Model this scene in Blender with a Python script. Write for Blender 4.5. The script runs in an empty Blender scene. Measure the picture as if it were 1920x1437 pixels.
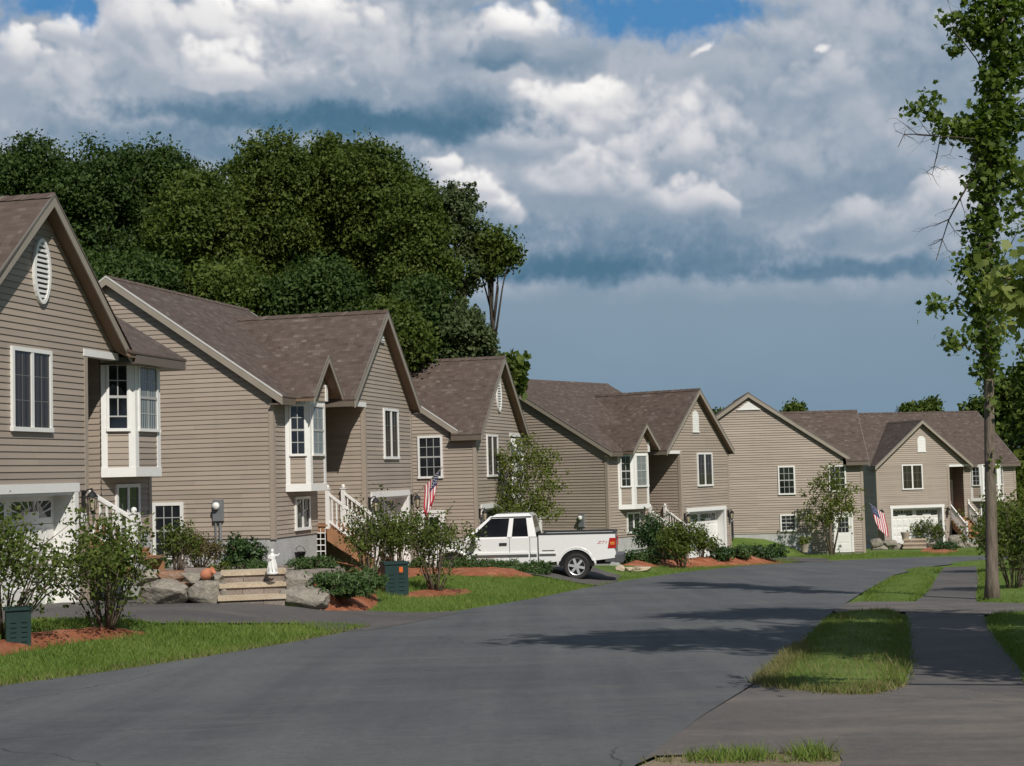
import bpy, bmesh, math, random
import numpy as np
from mathutils import Vector, Matrix
from mathutils.geometry import delaunay_2d_cdt
random.seed(7); rng = np.random.default_rng(7)
S = bpy.context.scene
C = S.collection
rad = math.radians
# ------------------------------------------------------------------ camera model
F, CX, CY, ROLL, HY = 2850.0, 960.0, 718.5, 0.0265, 886.0
PITCH = math.atan((HY - CY) / F)
def ray(px, py):
    x, y = px - CX, CY - py
    c, s = math.cos(-ROLL), math.sin(-ROLL)
    x, y = c * x - s * y, s * x + c * y
    d = (x / F, 1.0, y / F)
    cp, sp = math.cos(PITCH), math.sin(PITCH)
    return Vector((d[0], d[1] * cp - d[2] * sp, d[1] * sp + d[2] * cp))
def at(px, py, D):
    r = ray(px, py); return r * (D / r.y)
# ------------------------------------------------------------------ terrain
def sstep(a, b, x):
    t = np.clip((x - a) / (b - a), 0, 1); return t * t * (3 - 2 * t)
def flat(px, py):
    r = ray(px, py); k = -1.5 / (r.z + .04 * r.y); return r * k
LEDGE_PX = [(-260, 1338), (0, 1291), (200, 1264), (400, 1233), (560, 1206), (690, 1180), (850, 1150), (1000, 1125), (1150, 1094),
            (1280, 1075), (1400, 1062), (1560, 1053), (1700, 1047), (1860, 1043), (2100, 1038)]
_le = [flat(*p) for p in LEDGE_PX]
LE_Y = np.array([p.y for p in _le[:-2]]); LE_X = np.array([p.x for p in _le[:-2]])
def T(x, y):
    x = np.asarray(x, float); y = np.asarray(y, float)
    yy = np.where(y > 105, 105 + 40 * (1 - np.exp(-(y - 105) / 40)), y)
    z = -1.5 - .04 * yy
    d = np.interp(y, LE_Y, LE_X) - x
    k = np.interp(y, [0, 25, 50, 55, 59], [.36, .36, .42, .25, 0.0])
    z = z + sstep(.3, 3.2, d) * k
    # the bank that rises behind the row of houses and beside the far end wall
    z = z + sstep(14, 40, d) * 1.2
    return z
def Tz(x, y): return float(T(x, y))
def gt(px, py):
    r = ray(px, py); lo = 5.0
    f = lambda Y: r.z / r.y * Y - Tz(r.x / r.y * Y, Y)
    Y = 5.0
    while Y < 400 and f(Y) > 0: Y += .5
    a, b = Y - .5, Y
    for _ in range(25):
        m = (a + b) / 2
        if f(m) > 0: a = m
        else: b = m
    return Vector((r.x / r.y * a, a, Tz(r.x / r.y * a, a)))
# ------------------------------------------------------------------ node helpers
def new_mat(name):
    m = bpy.data.materials.new(name); m.use_nodes = True
    return m, m.node_tree.nodes, m.node_tree.links, m.node_tree.nodes['Principled BSDF']
def node(nt, typ, **kw):
    n = nt.nodes.new(typ)
    for k, v in kw.items():
        if k == 'inp':
            for i, val in v.items(): n.inputs[i].default_value = val
        else: setattr(n, k, v)
    return n
def ramp(nt, fac, stops, interp='LINEAR'):
    r = nt.nodes.new('ShaderNodeValToRGB'); r.color_ramp.interpolation = interp
    e = r.color_ramp.elements
    while len(e) < len(stops): e.new(.5)
    for el, (p, c) in zip(e, stops):
        el.position = p; el.color = (c[0], c[1], c[2], 1) if len(c) == 3 else c
    nt.links.new(fac, r.inputs[0]); return r
def mixc(nt, fac, a, b, mode='MIX'):
    m = nt.nodes.new('ShaderNodeMix'); m.data_type = 'RGBA'; m.blend_type = mode
    for sock, v in ((m.inputs[0], fac), (m.inputs[6], a), (m.inputs[7], b)):
        if isinstance(v, (int, float)): sock.default_value = v
        elif isinstance(v, (tuple, list)): sock.default_value = (v[0], v[1], v[2], 1)
        else: nt.links.new(v, sock)
    return m.outputs[2]
def mth(nt, op, a, b=None, c=None):
    m = nt.nodes.new('ShaderNodeMath'); m.operation = op
    for i, v in enumerate((a, b, c)):
        if v is None: continue
        if isinstance(v, (int, float)): m.inputs[i].default_value = v
        else: nt.links.new(v, m.inputs[i])
    return m.outputs[0]
def noise(nt, vec, scale, detail=4, rough=.55, dist=0):
    n = nt.nodes.new('ShaderNodeTexNoise'); n.inputs['Scale'].default_value = scale; n.inputs['Detail'].default_value = detail
    n.inputs['Roughness'].default_value = rough; n.inputs['Distortion'].default_value = dist
    if vec is not None: nt.links.new(vec, n.inputs['Vector'])
    return n.outputs['Fac']
def noise_c(nt, vec, scale):
    n = nt.nodes.new('ShaderNodeTexNoise'); n.inputs['Scale'].default_value = scale; n.inputs['Detail'].default_value = 4; nt.links.new(vec, n.inputs['Vector']); return n.outputs['Color']
def coord(nt, which='Object'): return nt.nodes.new('ShaderNodeTexCoord').outputs[which]
def mapping(nt, vec, scale=(1, 1, 1), loc=(0, 0, 0)):
    m = nt.nodes.new('ShaderNodeMapping'); m.inputs['Scale'].default_value = scale; m.inputs['Location'].default_value = loc
    nt.links.new(vec, m.inputs['Vector']); return m.outputs[0]
def bump(nt, b, h, strength=.3, dist=.02):
    n = nt.nodes.new('ShaderNodeBump'); n.inputs['Strength'].default_value = strength; n.inputs['Distance'].default_value = dist
    nt.links.new(h, n.inputs['Height']); nt.links.new(n.outputs[0], b.inputs['Normal'])
def simple(name, col, rough=.6, var=.12, scale=3.0, metal=0, spec=None, bmp=0, bscale=40, coat=0):
    m, ns, ls, b = new_mat(name); nt = m.node_tree
    b.inputs['Roughness'].default_value = rough; b.inputs['Metallic'].default_value = metal
    if spec is not None: b.inputs['Specular IOR Level'].default_value = spec
    if coat: b.inputs['Coat Weight'].default_value = coat
    g = coord(nt)
    f = noise(nt, g, scale, 5)
    r = ramp(nt, f, [(.25, [c * (1 - var) for c in col]), (.75, [min(1, c * (1 + var)) for c in col])])
    ls.new(r.outputs[0], b.inputs['Base Color'])
    if bmp: bump(nt, b, noise(nt, g, bscale, 4), bmp, .01)
    return m
MAT = {}
def M_(k): return MAT[k]
# siding, roofs and the other house surfaces
SID = (.378, .316, .258)
def siding_mat():
    m, ns, ls, b = new_mat('siding'); nt = m.node_tree
    g = coord(nt)
    n1 = noise(nt, mapping(nt, g, (.5, .5, 8.1)), 1.0, 2); n2 = noise(nt, g, .35, 4)
    f = mth(nt, 'ADD', mth(nt, 'MULTIPLY', n1, .5), mth(nt, 'MULTIPLY', n2, .5))
    r = ramp(nt, f, [(.3, [c * .88 for c in SID]), (.7, [c * 1.09 for c in SID])])
    sxy = nt.nodes.new('ShaderNodeSeparateXYZ'); ls.new(g, sxy.inputs[0]); cmb = nt.nodes.new('ShaderNodeCombineXYZ'); ls.new(mth(nt, 'ADD', sxy.outputs[0], sxy.outputs[1]), cmb.inputs[0]); ls.new(sxy.outputs[2], cmb.inputs[1])
    bk = node(nt, 'ShaderNodeTexBrick', offset=.37, squash=1.0); ls.new(cmb.outputs[0], bk.inputs['Vector'])
    for k_, v_ in {'Scale': 1.0, 'Mortar Size': .0015, 'Brick Width': 3.6, 'Row Height': .1235, 'Bias': 0.0}.items(): bk.inputs[k_].default_value = v_
    bk.inputs['Color1'].default_value = (.90, .90, .91, 1); bk.inputs['Color2'].default_value = (1.08, 1.07, 1.06, 1); bk.inputs['Mortar'].default_value = (.5, .5, .5, 1)
    st = noise(nt, mapping(nt, g, (3, 3, .25)), 1.0, 4)
    dirt = ramp(nt, st, [(.55, (0, 0, 0)), (.8, (1, 1, 1))])
    col = mixc(nt, mth(nt, 'MULTIPLY', dirt.outputs[0], .28), r.outputs[0], (.28, .24, .19)); col = mixc(nt, 1.0, col, bk.outputs['Color'], 'MULTIPLY')
    ls.new(col, b.inputs['Base Color']); b.inputs['Roughness'].default_value = .55
    b.inputs['Specular IOR Level'].default_value = .3
    bump(nt, b, noise(nt, mapping(nt, g, (4, 4, 30)), 3, 3), .08, .01)
    return m
def shingle_mat(col=.86):
    m, ns, ls, b = new_mat('shingles'); nt = m.node_tree
    uv = coord(nt, 'UV')
    br = node(nt, 'ShaderNodeTexBrick', offset=.5, squash=1.0)
    ls.new(uv, br.inputs['Vector'])
    for k, v in {'Scale': 1.0, 'Mortar Size': .012, 'Mortar Smooth': .3, 'Brick Width': .25, 'Row Height': .13, 'Bias': 0.0}.items(): br.inputs[k].default_value = v
    br.inputs['Color1'].default_value = (0, 0, 0, 1); br.inputs['Color2'].default_value = (1, 1, 1, 1); br.inputs['Mortar'].default_value = (.5, .5, .5, 1)
    # second, finer staggered layer so that no tab row looks even
    wn = node(nt, 'ShaderNodeTexWhiteNoise', noise_dimensions='2D')
    sn = node(nt, 'ShaderNodeVectorMath', operation='SNAP'); ls.new(mapping(nt, uv, (1, 1, 1), (.07, 0, 0)), sn.inputs[0]); sn.inputs[1].default_value = (.17, .13, 1)
    ls.new(sn.outputs[0], wn.inputs['Vector'])
    sep = node(nt, 'ShaderNodeSeparateColor'); ls.new(br.outputs['Color'], sep.inputs[0])
    f = mth(nt, 'ADD', mth(nt, 'MULTIPLY', sep.outputs[0], .5), mth(nt, 'MULTIPLY', wn.outputs['Value'], .5))
    k = col
    r = ramp(nt, f, [(.05, (.088 * k, .065 * k, .054 * k)), (.3, (.114 * k, .085 * k, .071 * k)), (.6, (.130 * k, .098 * k, .082 * k)), (.8, (.150 * k, .116 * k, .099 * k)), (.97, (.205 * k, .172 * k, .152 * k))])
    big = noise(nt, mapping(nt, uv, (.35, .5, 1)), 1.0, 5)
    c2 = mixc(nt, .55, r.outputs[0], ramp(nt, big, [(.3, (.93, .93, .94)), (.7, (1.05, 1.04, 1.03))]).outputs[0], 'MULTIPLY')
    gr = noise(nt, mapping(nt, uv, (60, 60, 1)), 1.0, 2)
    c3 = mixc(nt, .5, c2, ramp(nt, gr, [(.3, (.8, .8, .8)), (.7, (1.2, 1.2, 1.2))]).outputs[0], 'MULTIPLY')
    ls.new(c3, b.inputs['Base Color']); b.inputs['Roughness'].default_value = .9; b.inputs['Specular IOR Level'].default_value = .2
    # saw-tooth height of each course + thickness of the random tabs
    sx = node(nt, 'ShaderNodeSeparateXYZ'); ls.new(uv, sx.inputs[0])
    saw = mth(nt, 'SUBTRACT', 1.0, mth(nt, 'FRACT', mth(nt, 'DIVIDE', sx.outputs[1], .13)))
    h = mth(nt, 'ADD', saw, mth(nt, 'MULTIPLY', wn.outputs['Value'], .8))
    bump(nt, b, h, .9, .02)
    return m
def glass_mat(name, col=(.012, .014, .017), rough=.04, spec=.9, stripes=None):
    m, ns, ls, b = new_mat(name); nt = m.node_tree
    b.inputs['Roughness'].default_value = rough; b.inputs['Specular IOR Level'].default_value = spec
    g = coord(nt)
    if stripes:
        sp = node(nt, 'ShaderNodeSeparateXYZ'); ls.new(coord(nt, 'UV'), sp.inputs[0])
        w = mth(nt, 'FRACT', mth(nt, 'MULTIPLY', sp.outputs[0], 1 / stripes[0]))
        r = ramp(nt, w, [(.0, stripes[1]), (.55, stripes[1]), (.62, stripes[2]), (1, stripes[2])])
        ls.new(r.outputs[0], b.inputs['Base Color'])
    else:
        r = ramp(nt, noise(nt, g, 1.3, 3), [(.35, [c * .5 for c in col]), (.65, [c * 1.9 for c in col])])
        ls.new(r.outputs[0], b.inputs['Base Color'])
    return m
def ground_mat(name, c1, c2, c3, scale, fine, bmpv=.5, bd=.03, rough=.95, spec=.15):
    m, ns, ls, b = new_mat(name); nt = m.node_tree
    g = coord(nt)
    r = ramp(nt, noise(nt, g, scale, 6, .62), [(.28, c1), (.52, c2), (.75, c3)])
    f = noise(nt, g, fine, 5, .7)
    col = mixc(nt, .7, r.outputs[0], ramp(nt, f, [(.3, (.62, .62, .62)), (.7, (1.35, 1.35, 1.35))]).outputs[0], 'MULTIPLY')
    ls.new(col, b.inputs['Base Color']); b.inputs['Roughness'].default_value = rough; b.inputs['Specular IOR Level'].default_value = spec
    bump(nt, b, f, bmpv, bd); return m
def asphalt_mat(name, base, streak=.3, seed=0., patch=None):
    m, ns, ls, b = new_mat(name); nt = m.node_tree
    g = coord(nt)
    sp = noise(nt, g, 150, 4, .8)
    col = ramp(nt, sp, [(.30, [c * .50 for c in base]), (.5, base), (.68, [c * 1.95 for c in base])]).outputs[0]
    big = noise(nt, mapping(nt, g, (1, 1, 1), (seed, 0, 0)), .35, 6, .6)
    col = mixc(nt, .8, col, ramp(nt, big, [(.3, (.76, .77, .79)), (.7, (1.2, 1.18, 1.15))]).outputs[0], 'MULTIPLY')
    # wheel-worn streaks and paler dusty patches, elongated along the lane
    st = noise(nt, mapping(nt, g, (1.5, .06, 1), (seed, 3, 0)), 1.0, 5, .6)
    col = mixc(nt, streak, col, ramp(nt, st, [(.35, (.7, .7, .72)), (.68, (1.35, 1.33, 1.28))]).outputs[0], 'MULTIPLY')
    if patch:
        pn = noise(nt, mapping(nt, g, (.35, 1.3, 1), (seed, 9, 0)), 1.1, 6, .65)
        col = mixc(nt, ramp(nt, pn, [(.5, (0, 0, 0)), (.7, (.75, .75, .75))]).outputs[0], col, patch)
    cr = noise(nt, g, 9.0, 6, .75); col = mixc(nt, .7, col, ramp(nt, cr, [(.3, (.80, .80, .80)), (.7, (1.22, 1.21, 1.2))]).outputs[0], 'MULTIPLY')
    wv_ = nt.nodes.new('ShaderNodeVectorMath'); wv_.operation = 'MULTIPLY_ADD'; ls.new(noise_c(nt, g, 1.6), wv_.inputs[0]); wv_.inputs[1].default_value = (.55, .55, 0); ls.new(g, wv_.inputs[2])
    vo = nt.nodes.new('ShaderNodeTexVoronoi'); vo.feature = 'DISTANCE_TO_EDGE'; vo.voronoi_dimensions = '2D'; vo.inputs['Scale'].default_value = .22; ls.new(wv_.outputs[0], vo.inputs['Vector'])
    crk = mth(nt, 'MULTIPLY', ramp(nt, vo.outputs['Distance'], [(.0, (1, 1, 1)), (.0032, (0, 0, 0))]).outputs[0], ramp(nt, noise(nt, mapping(nt, g, (1, 1, 1), (seed, 5, 0)), .25, 3), [(.47, (0, 0, 0)), (.55, (.75, .75, .75))]).outputs[0])
    col = mixc(nt, crk, col, (.022, .022, .022))
    oil = ramp(nt, noise(nt, mapping(nt, g, (1, .5, 1), (seed, 21, 0)), .9, 5, .6), [(.62, (0, 0, 0)), (.78, (.45, .45, .45))]).outputs[0]; col = mixc(nt, oil, col, [c * .55 for c in base])
    ls.new(col, b.inputs['Base Color']); b.inputs['Roughness'].default_value = .88; b.inputs['Specular IOR Level'].default_value = .25
    bump(nt, b, sp, .35, .006); return m
def leaf_mat(name, c1, c2, c3, trans=.3, rough=.5, spec=.35):
    m, ns, ls, b = new_mat(name); nt = m.node_tree
    gi = nt.nodes.new('ShaderNodeNewGeometry')
    g = coord(nt)
    f = mth(nt, 'ADD', mth(nt, 'MULTIPLY', gi.outputs['Random Per Island'], .42), mth(nt, 'MULTIPLY', noise(nt, g, .42, 4, .6), .58))
    r = ramp(nt, f, [(.15, c1), (.5, c2), (.85, c3)])
    ls.new(r.outputs[0], b.inputs['Base Color']); b.inputs['Roughness'].default_value = rough; b.inputs['Specular IOR Level'].default_value = spec
    tr = nt.nodes.new('ShaderNodeBsdfTranslucent')
    ls.new(mixc(nt, 1.0, r.outputs[0], (1.25, 1.35, .7), 'MULTIPLY'), tr.inputs['Color'])
    mx = nt.nodes.new('ShaderNodeMixShader'); mx.inputs[0].default_value = trans
    ls.new(b.outputs[0], mx.inputs[1]); ls.new(tr.outputs[0], mx.inputs[2])
    ls.new(mx.outputs[0], nt.nodes['Material Output'].inputs['Surface']); return m
def bark_mat(name, c1, c2, sc=6):
    m, ns, ls, b = new_mat(name); nt = m.node_tree
    g = coord(nt)
    n = noise(nt, mapping(nt, g, (1, 1, .18)), sc * 2.2, 6, .7, .4)
    r = ramp(nt, n, [(.3, c1), (.7, c2)])
    ls.new(r.outputs[0], b.inputs['Base Color']); b.inputs['Roughness'].default_value = .95; b.inputs['Specular IOR Level'].default_value = .1
    bump(nt, b, n, .9, .03); return m
MAT['siding'] = siding_mat()
MAT['shingle'] = shingle_mat()
MAT['trim'] = simple('tan_trim', (.31, .27, .22), .5, .08)
MAT['corner'] = simple('corner_board', (.362, .302, .244), .5, .06)
MAT['soffit'] = simple('soffit', (.20, .13, .085), .7, .12)
MAT['white'] = simple('white_paint', (.80, .79, .76), .4, .04, 6)
MAT['white_worn'] = simple('white_door_paint', (.78, .77, .73), .45, .06, 2.5)
MAT['glass'] = glass_mat('window_glass')
MAT['glass_pale'] = glass_mat('window_glass_blinds', stripes=(.085, (.34, .36, .35), (.03, .045, .04)), rough=.08)
MAT['glass_drape'] = glass_mat('window_glass_drapes', stripes=(.16, (.045, .036, .03), (.018, .015, .014)), rough=.06)
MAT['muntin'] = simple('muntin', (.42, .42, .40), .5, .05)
MAT['muntin_dark'] = simple('muntin_dark_grey', (.16, .16, .15), .5, .05)  # darker grey bars for the casement windows
MAT['concrete'] = ground_mat('concrete', (.36, .36, .36), (.44, .44, .43), (.50, .50, .49), 1.2, 30, .25, .01)
MAT['door_inner'] = simple('entry_door', (.16, .05, .04), .4, .1)
MAT['metal_black'] = simple('black_metal', (.018, .018, .02), .4, .2, metal=.3)
MAT['metal_grey'] = simple('grey_metal', (.26, .275, .29), .45, .12, metal=.4)
MAT['amber'] = simple('lantern_glass', (.42, .36, .26), .12, .15)
MAT['wood'] = simple('stair_wood', (.34, .17, .085), .7, .2)
MAT['lattice'] = simple('white_lattice', (.75, .75, .73), .5, .05)
MAT['lawn'] = ground_mat('lawn', (.078, .128, .026), (.120, .182, .038), (.18, .22, .062), .5, 22, .6, .05)
MAT['mulch'] = ground_mat('mulch', (.26, .090, .046), (.50, .185, .098), (.66, .31, .19), 2.2, 30, 1.0, .08)
MAT['soil'] = ground_mat('dry_soil', (.22, .17, .11), (.30, .24, .16), (.36, .29, .2), 2.2, 38, .9, .03)
MAT['road'] = asphalt_mat('road_asphalt', (.094, .099, .103), .5, 0., (.126, .126, .122))
MAT['drive'] = asphalt_mat('driveway_asphalt', (.098, .091, .088), .2, 5., (.145, .130, .115))
MAT['drive_near'] = asphalt_mat('dusty_asphalt', (.115, .104, .097), .25, 11., (.20, .172, .146))
MAT['stone'] = ground_mat('field_stone', (.16, .14, .115), (.27, .245, .205), (.37, .33, .27), 1.7, 14, .9, .05)
MAT['stone_red'] = ground_mat('rusty_stone', (.20, .10, .06), (.29, .16, .10), (.30, .24, .19), 1.7, 14, .9, .05)
MAT['tread'] = ground_mat('stone_tread', (.42, .33, .23), (.50, .41, .30), (.56, .47, .36), 2.5, 30, .3, .01)
MAT['block'] = ground_mat('wall_block', (.20, .165, .14), (.26, .215, .185), (.31, .26, .225), 2.5, 30, .5, .02)
MAT['leaf_wood'] = leaf_mat('oak_leaves', (.028, .048, .009), (.072, .108, .018), (.140, .175, .034), .3, .6, .2)
MAT['leaf_wood_b'] = leaf_mat('maple_leaves_cool', (.020, .042, .011), (.048, .084, .019), (.095, .135, .034), .3, .6, .2)
MAT['leaf_wood_c'] = leaf_mat('locust_leaves_grey', (.055, .080, .034), (.09, .122, .050), (.14, .17, .075), .3, .6, .2)
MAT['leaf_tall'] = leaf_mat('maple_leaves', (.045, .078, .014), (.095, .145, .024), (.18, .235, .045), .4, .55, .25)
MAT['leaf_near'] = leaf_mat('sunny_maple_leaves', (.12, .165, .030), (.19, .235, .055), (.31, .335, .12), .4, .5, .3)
MAT['leaf_lilac'] = leaf_mat('lilac_leaves', (.046, .072, .015), (.090, .126, .025), (.155, .18, .045), .3, .6, .15)
MAT['leaf_olive'] = leaf_mat('olive_leaves', (.080, .112, .020), (.135, .168, .034), (.205, .22, .058), .38, .6, .15)
MAT['leaf_red'] = leaf_mat('bronze_leaves', (.075, .055, .018), (.11, .085, .026), (.12, .115, .04), .25)
MAT['leaf_dark'] = leaf_mat('rhododendron_leaves', (.022, .050, .014), (.036, .078, .022), (.07, .12, .03), .15)
MAT['needle'] = leaf_mat('juniper_needles', (.038, .075, .02), (.06, .11, .03), (.10, .15, .045), .15)
MAT['grass'] = leaf_mat('grass_blades', (.076, .135, .020), (.142, .212, .038), (.26, .285, .088), .3, .6, .2)
MAT['grass_dry'] = leaf_mat('dry_grass_blades', (.11, .12, .035), (.19, .18, .07), (.32, .27, .14), .3, .6, .2)
MAT['bark'] = bark_mat('bark', (.09, .072, .056), (.25, .205, .165))
MAT['bark_dark'] = bark_mat('bark_dark', (.05, .04, .032), (.12, .10, .08))
MAT['bark_white'] = bark_mat('birch_bark', (.42, .40, .36), (.78, .77, .74), 3)
MAT['twig'] = simple('twigs', (.15, .115, .085), .9, .2)
MAT['utility'] = simple('utility_green', (.010, .034, .032), .5, .2)
MAT['orange'] = simple('orange_label', (.65, .13, .02), .5, .05)
MAT['terracotta'] = simple('terracotta', (.52, .20, .11), .75, .12)
MAT['planter'] = simple('planter_stone', (.34, .29, .23), .8, .12)
MAT['statue'] = simple('white_statue', (.78, .77, .74), .6, .05)
MAT['car'] = simple('car_paint_white', (.80, .80, .79), .22, .015, 1.5, coat=.6)
MAT['tyre'] = simple('tyre_rubber', (.025, .024, .023), .8, .15, 8)
MAT['chrome'] = simple('alloy', (.66, .67, .69), .38, .05, metal=.55)
MAT['plastic'] = simple('dark_plastic', (.03, .032, .036), .5, .1)
MAT['plastic_grey'] = simple('grey_moulding', (.085, .085, .09), .45, .1)
MAT['tail_red'] = simple('tail_lens_red', (.42, .02, .015), .15, .08)
MAT['tail_amber'] = simple('tail_lens_amber', (.65, .22, .05), .15, .08)
MAT['car_glass'] = glass_mat('car_glass', (.012, .012, .014), .03, .6)
def _tint(m):
    nt = m.node_tree; b = nt.nodes['Principled BSDF']; tr = nt.nodes.new('ShaderNodeBsdfTransparent'); tr.inputs[0].default_value = (.55, .60, .58, 1); mx = nt.nodes.new('ShaderNodeMixShader'); mx.inputs[0].default_value = .55
    nt.links.new(b.outputs[0], mx.inputs[1]); nt.links.new(tr.outputs[0], mx.inputs[2]); nt.links.new(mx.outputs[0], nt.nodes['Material Output'].inputs['Surface'])
_tint(MAT['car_glass'])
MAT['decal_red'] = simple('decal_red', (.45, .03, .05), .4, .03)
MAT['flag_red'] = simple('flag_red', (.45, .02, .04), .75, .08)
MAT['flag_white'] = simple('flag_white', (.78, .75, .74), .75, .04)
MAT['flag_blue'] = simple('flag_blue', (.018, .03, .10), .75, .1)
MAT['ac'] = simple('ac_grille', (.03, .03, .032), .6, .2)
MAT['number'] = simple('number_ink', (.03, .03, .035), .5, .05)
# ------------------------------------------------------------------ mesh helpers
class MB:
    """collects faces; sx = -1 mirrors x (and keeps the winding)"""
    def __init__(s, sx=1): s.v = []; s.f = []; s.sx = sx; s.uv = None
    def face(s, pts):
        i = len(s.v); s.v += [(p[0] * s.sx, p[1], p[2]) for p in pts]
        r = list(range(i, i + len(pts))); s.f.append(r[::-1] if s.sx < 0 else r)
    def box(s, x0, x1, y0, y1, z0, z1):
        if x0 > x1: x0, x1 = x1, x0
        if y0 > y1: y0, y1 = y1, y0
        if z0 > z1: z0, z1 = z1, z0
        P = [(x0, y0, z0), (x1, y0, z0), (x1, y1, z0), (x0, y1, z0), (x0, y0, z1), (x1, y0, z1), (x1, y1, z1), (x0, y1, z1)]
        s.hexa(P)
    def hexa(s, P):
        for q in ((0, 3, 2, 1), (4, 5, 6, 7), (0, 1, 5, 4), (1, 2, 6, 5), (2, 3, 7, 6), (3, 0, 4, 7)): s.face([P[i] for i in q])
    def beam(s, a, b, w, h, up=(0, 0, 1)):
        a, b = Vector(a), Vector(b); d = (b - a).normalized(); u = Vector(up)
        r = d.cross(u)
        if r.length < 1e-4: r = Vector((1, 0, 0))
        r.normalize(); u = r.cross(d)
        P = []
        for p in (a, b):
            for (i, j) in ((-1, -1), (1, -1), (1, 1), (-1, 1)): P.append(p + r * (i * w / 2) + u * (j * h / 2))
        s.face([P[i] for i in (3, 2, 1, 0)]); s.face(P[4:8])
        for i in range(4): s.face([P[i], P[(i + 1) % 4], P[4 + (i + 1) % 4], P[4 + i]])
    def prism(s, poly, d):
        """poly: planar 3-D points, d: thickness vector"""
        d = Vector(d); A = [Vector(p) for p in poly]; B = [p + d for p in A]
        s.face(A[::-1]); s.face(B)
        for i in range(len(A)): j = (i + 1) % len(A); s.face([A[i], A[j], B[j], B[i]])
    def tube(s, pts, radii, n=8, cap=True):
        rings = []
        for k, p in enumerate(pts):
            p = Vector(p)
            a = Vector(pts[max(0, k - 1)]); b = Vector(pts[min(len(pts) - 1, k + 1)])
            d = (b - a).normalized(); u = Vector((0, 0, 1)) if abs(d.z) < .9 else Vector((1, 0, 0))
            r = d.cross(u).normalized(); u = r.cross(d)
            rings.append([p + (r * math.cos(t) + u * math.sin(t)) * radii[k] for t in [2 * math.pi * i / n for i in range(n)]])
        i0 = len(s.v)
        for R in rings: s.v += [(q.x * s.sx, q.y, q.z) for q in R]
        for k in range(len(rings) - 1):
            for i in range(n):
                j = (i + 1) % n; q = [i0 + k * n + i, i0 + k * n + j, i0 + (k + 1) * n + j, i0 + (k + 1) * n + i]
                s.f.append(q if s.sx > 0 else q[::-1])
        if cap:
            s.f.append([i0 + i for i in range(n)][::-1]); s.f.append([i0 + (len(rings) - 1) * n + i for i in range(n)])
    def lathe(s, prof, n=14, c=(0, 0, 0)):
        rings = [[(c[0] + r * math.cos(2 * math.pi * i / n), c[1] + r * math.sin(2 * math.pi * i / n), c[2] + z) for i in range(n)] for r, z in prof]
        i0 = len(s.v)
        for R in rings: s.v += [(q[0] * s.sx, q[1], q[2]) for q in R]
        for k in range(len(rings) - 1):
            for i in range(n):
                j = (i + 1) % n; s.f.append([i0 + k * n + i, i0 + k * n + j, i0 + (k + 1) * n + j, i0 + (k + 1) * n + i])
        s.f.append([i0 + i for i in range(n)][::-1]); s.f.append([i0 + (len(rings) - 1) * n + i for i in range(n)])
    def sphere(s, c, r, n=10, m=7, sc=(1, 1, 1)):
        pr = [(max(1e-3, math.sin(math.pi * k / m)) * r, -math.cos(math.pi * k / m) * r) for k in range(m + 1)]
        i0 = len(s.v); s.lathe(pr, n)
        for i in range(i0, len(s.v)):
            v = s.v[i]; s.v[i] = (v[0] * sc[0] + c[0] * s.sx, v[1] * sc[1] + c[1], v[2] * sc[2] + c[2])
    def build(s, name, mat, parent=None, smooth=False, bevel=0, uvf=None, auto=None):
        me = bpy.data.meshes.new(name); me.from_pydata(s.v, [], s.f); me.validate()
        if uvf:
            uv = me.uv_layers.new(name='UVMap')
            for l in me.loops: uv.data[l.index].uv = uvf(me.vertices[l.vertex_index].co)
        return link(name, me, mat, parent, smooth, bevel)
def link(name, me, mat, parent=None, smooth=False, bevel=0):
    for m in (mat if isinstance(mat, (list, tuple)) else [mat]): me.materials.append(MAT[m] if isinstance(m, str) else m)
    if smooth: me.polygons.foreach_set('use_smooth', [True] * len(me.polygons))
    o = bpy.data.objects.new(name, me); C.objects.link(o)
    if parent: o.parent = parent
    if bevel:
        b = o.modifiers.new('bevel', 'BEVEL'); b.width = bevel; b.segments = 2; b.limit_method = 'ANGLE'; b.angle_limit = rad(40)
    return o
def np_mesh(name, verts, faces, mat, parent=None, smooth=False):
    """verts (n,3), faces (m,k) arrays"""
    me = bpy.data.meshes.new(name); n, m, k = len(verts), len(faces), faces.shape[1]
    me.vertices.add(n); me.vertices.foreach_set('co', np.asarray(verts, np.float32).ravel())
    me.loops.add(m * k); me.loops.foreach_set('vertex_index', np.asarray(faces, np.int32).ravel())
    me.polygons.add(m); me.polygons.foreach_set('loop_start', np.arange(0, m * k, k, dtype=np.int32))
    me.update(calc_edges=True); me.validate()
    return link(name, me, mat, parent, smooth)
def tag(o, label=None, cat=None, group=None, kind=None):
    if label: o['label'] = label
    if cat: o['category'] = cat
    if group: o['group'] = group
    if kind: o['kind'] = kind
    return o
def empty(name, loc, rz=0, label=None, cat=None, group=None):
    o = bpy.data.objects.new(name, None); C.objects.link(o); o.location = loc; o.rotation_euler = (0, 0, rz)
    o.empty_display_size = .2
    return tag(o, label, cat, group)
SUN_E, EXPO = 4.0, 0.0
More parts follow.
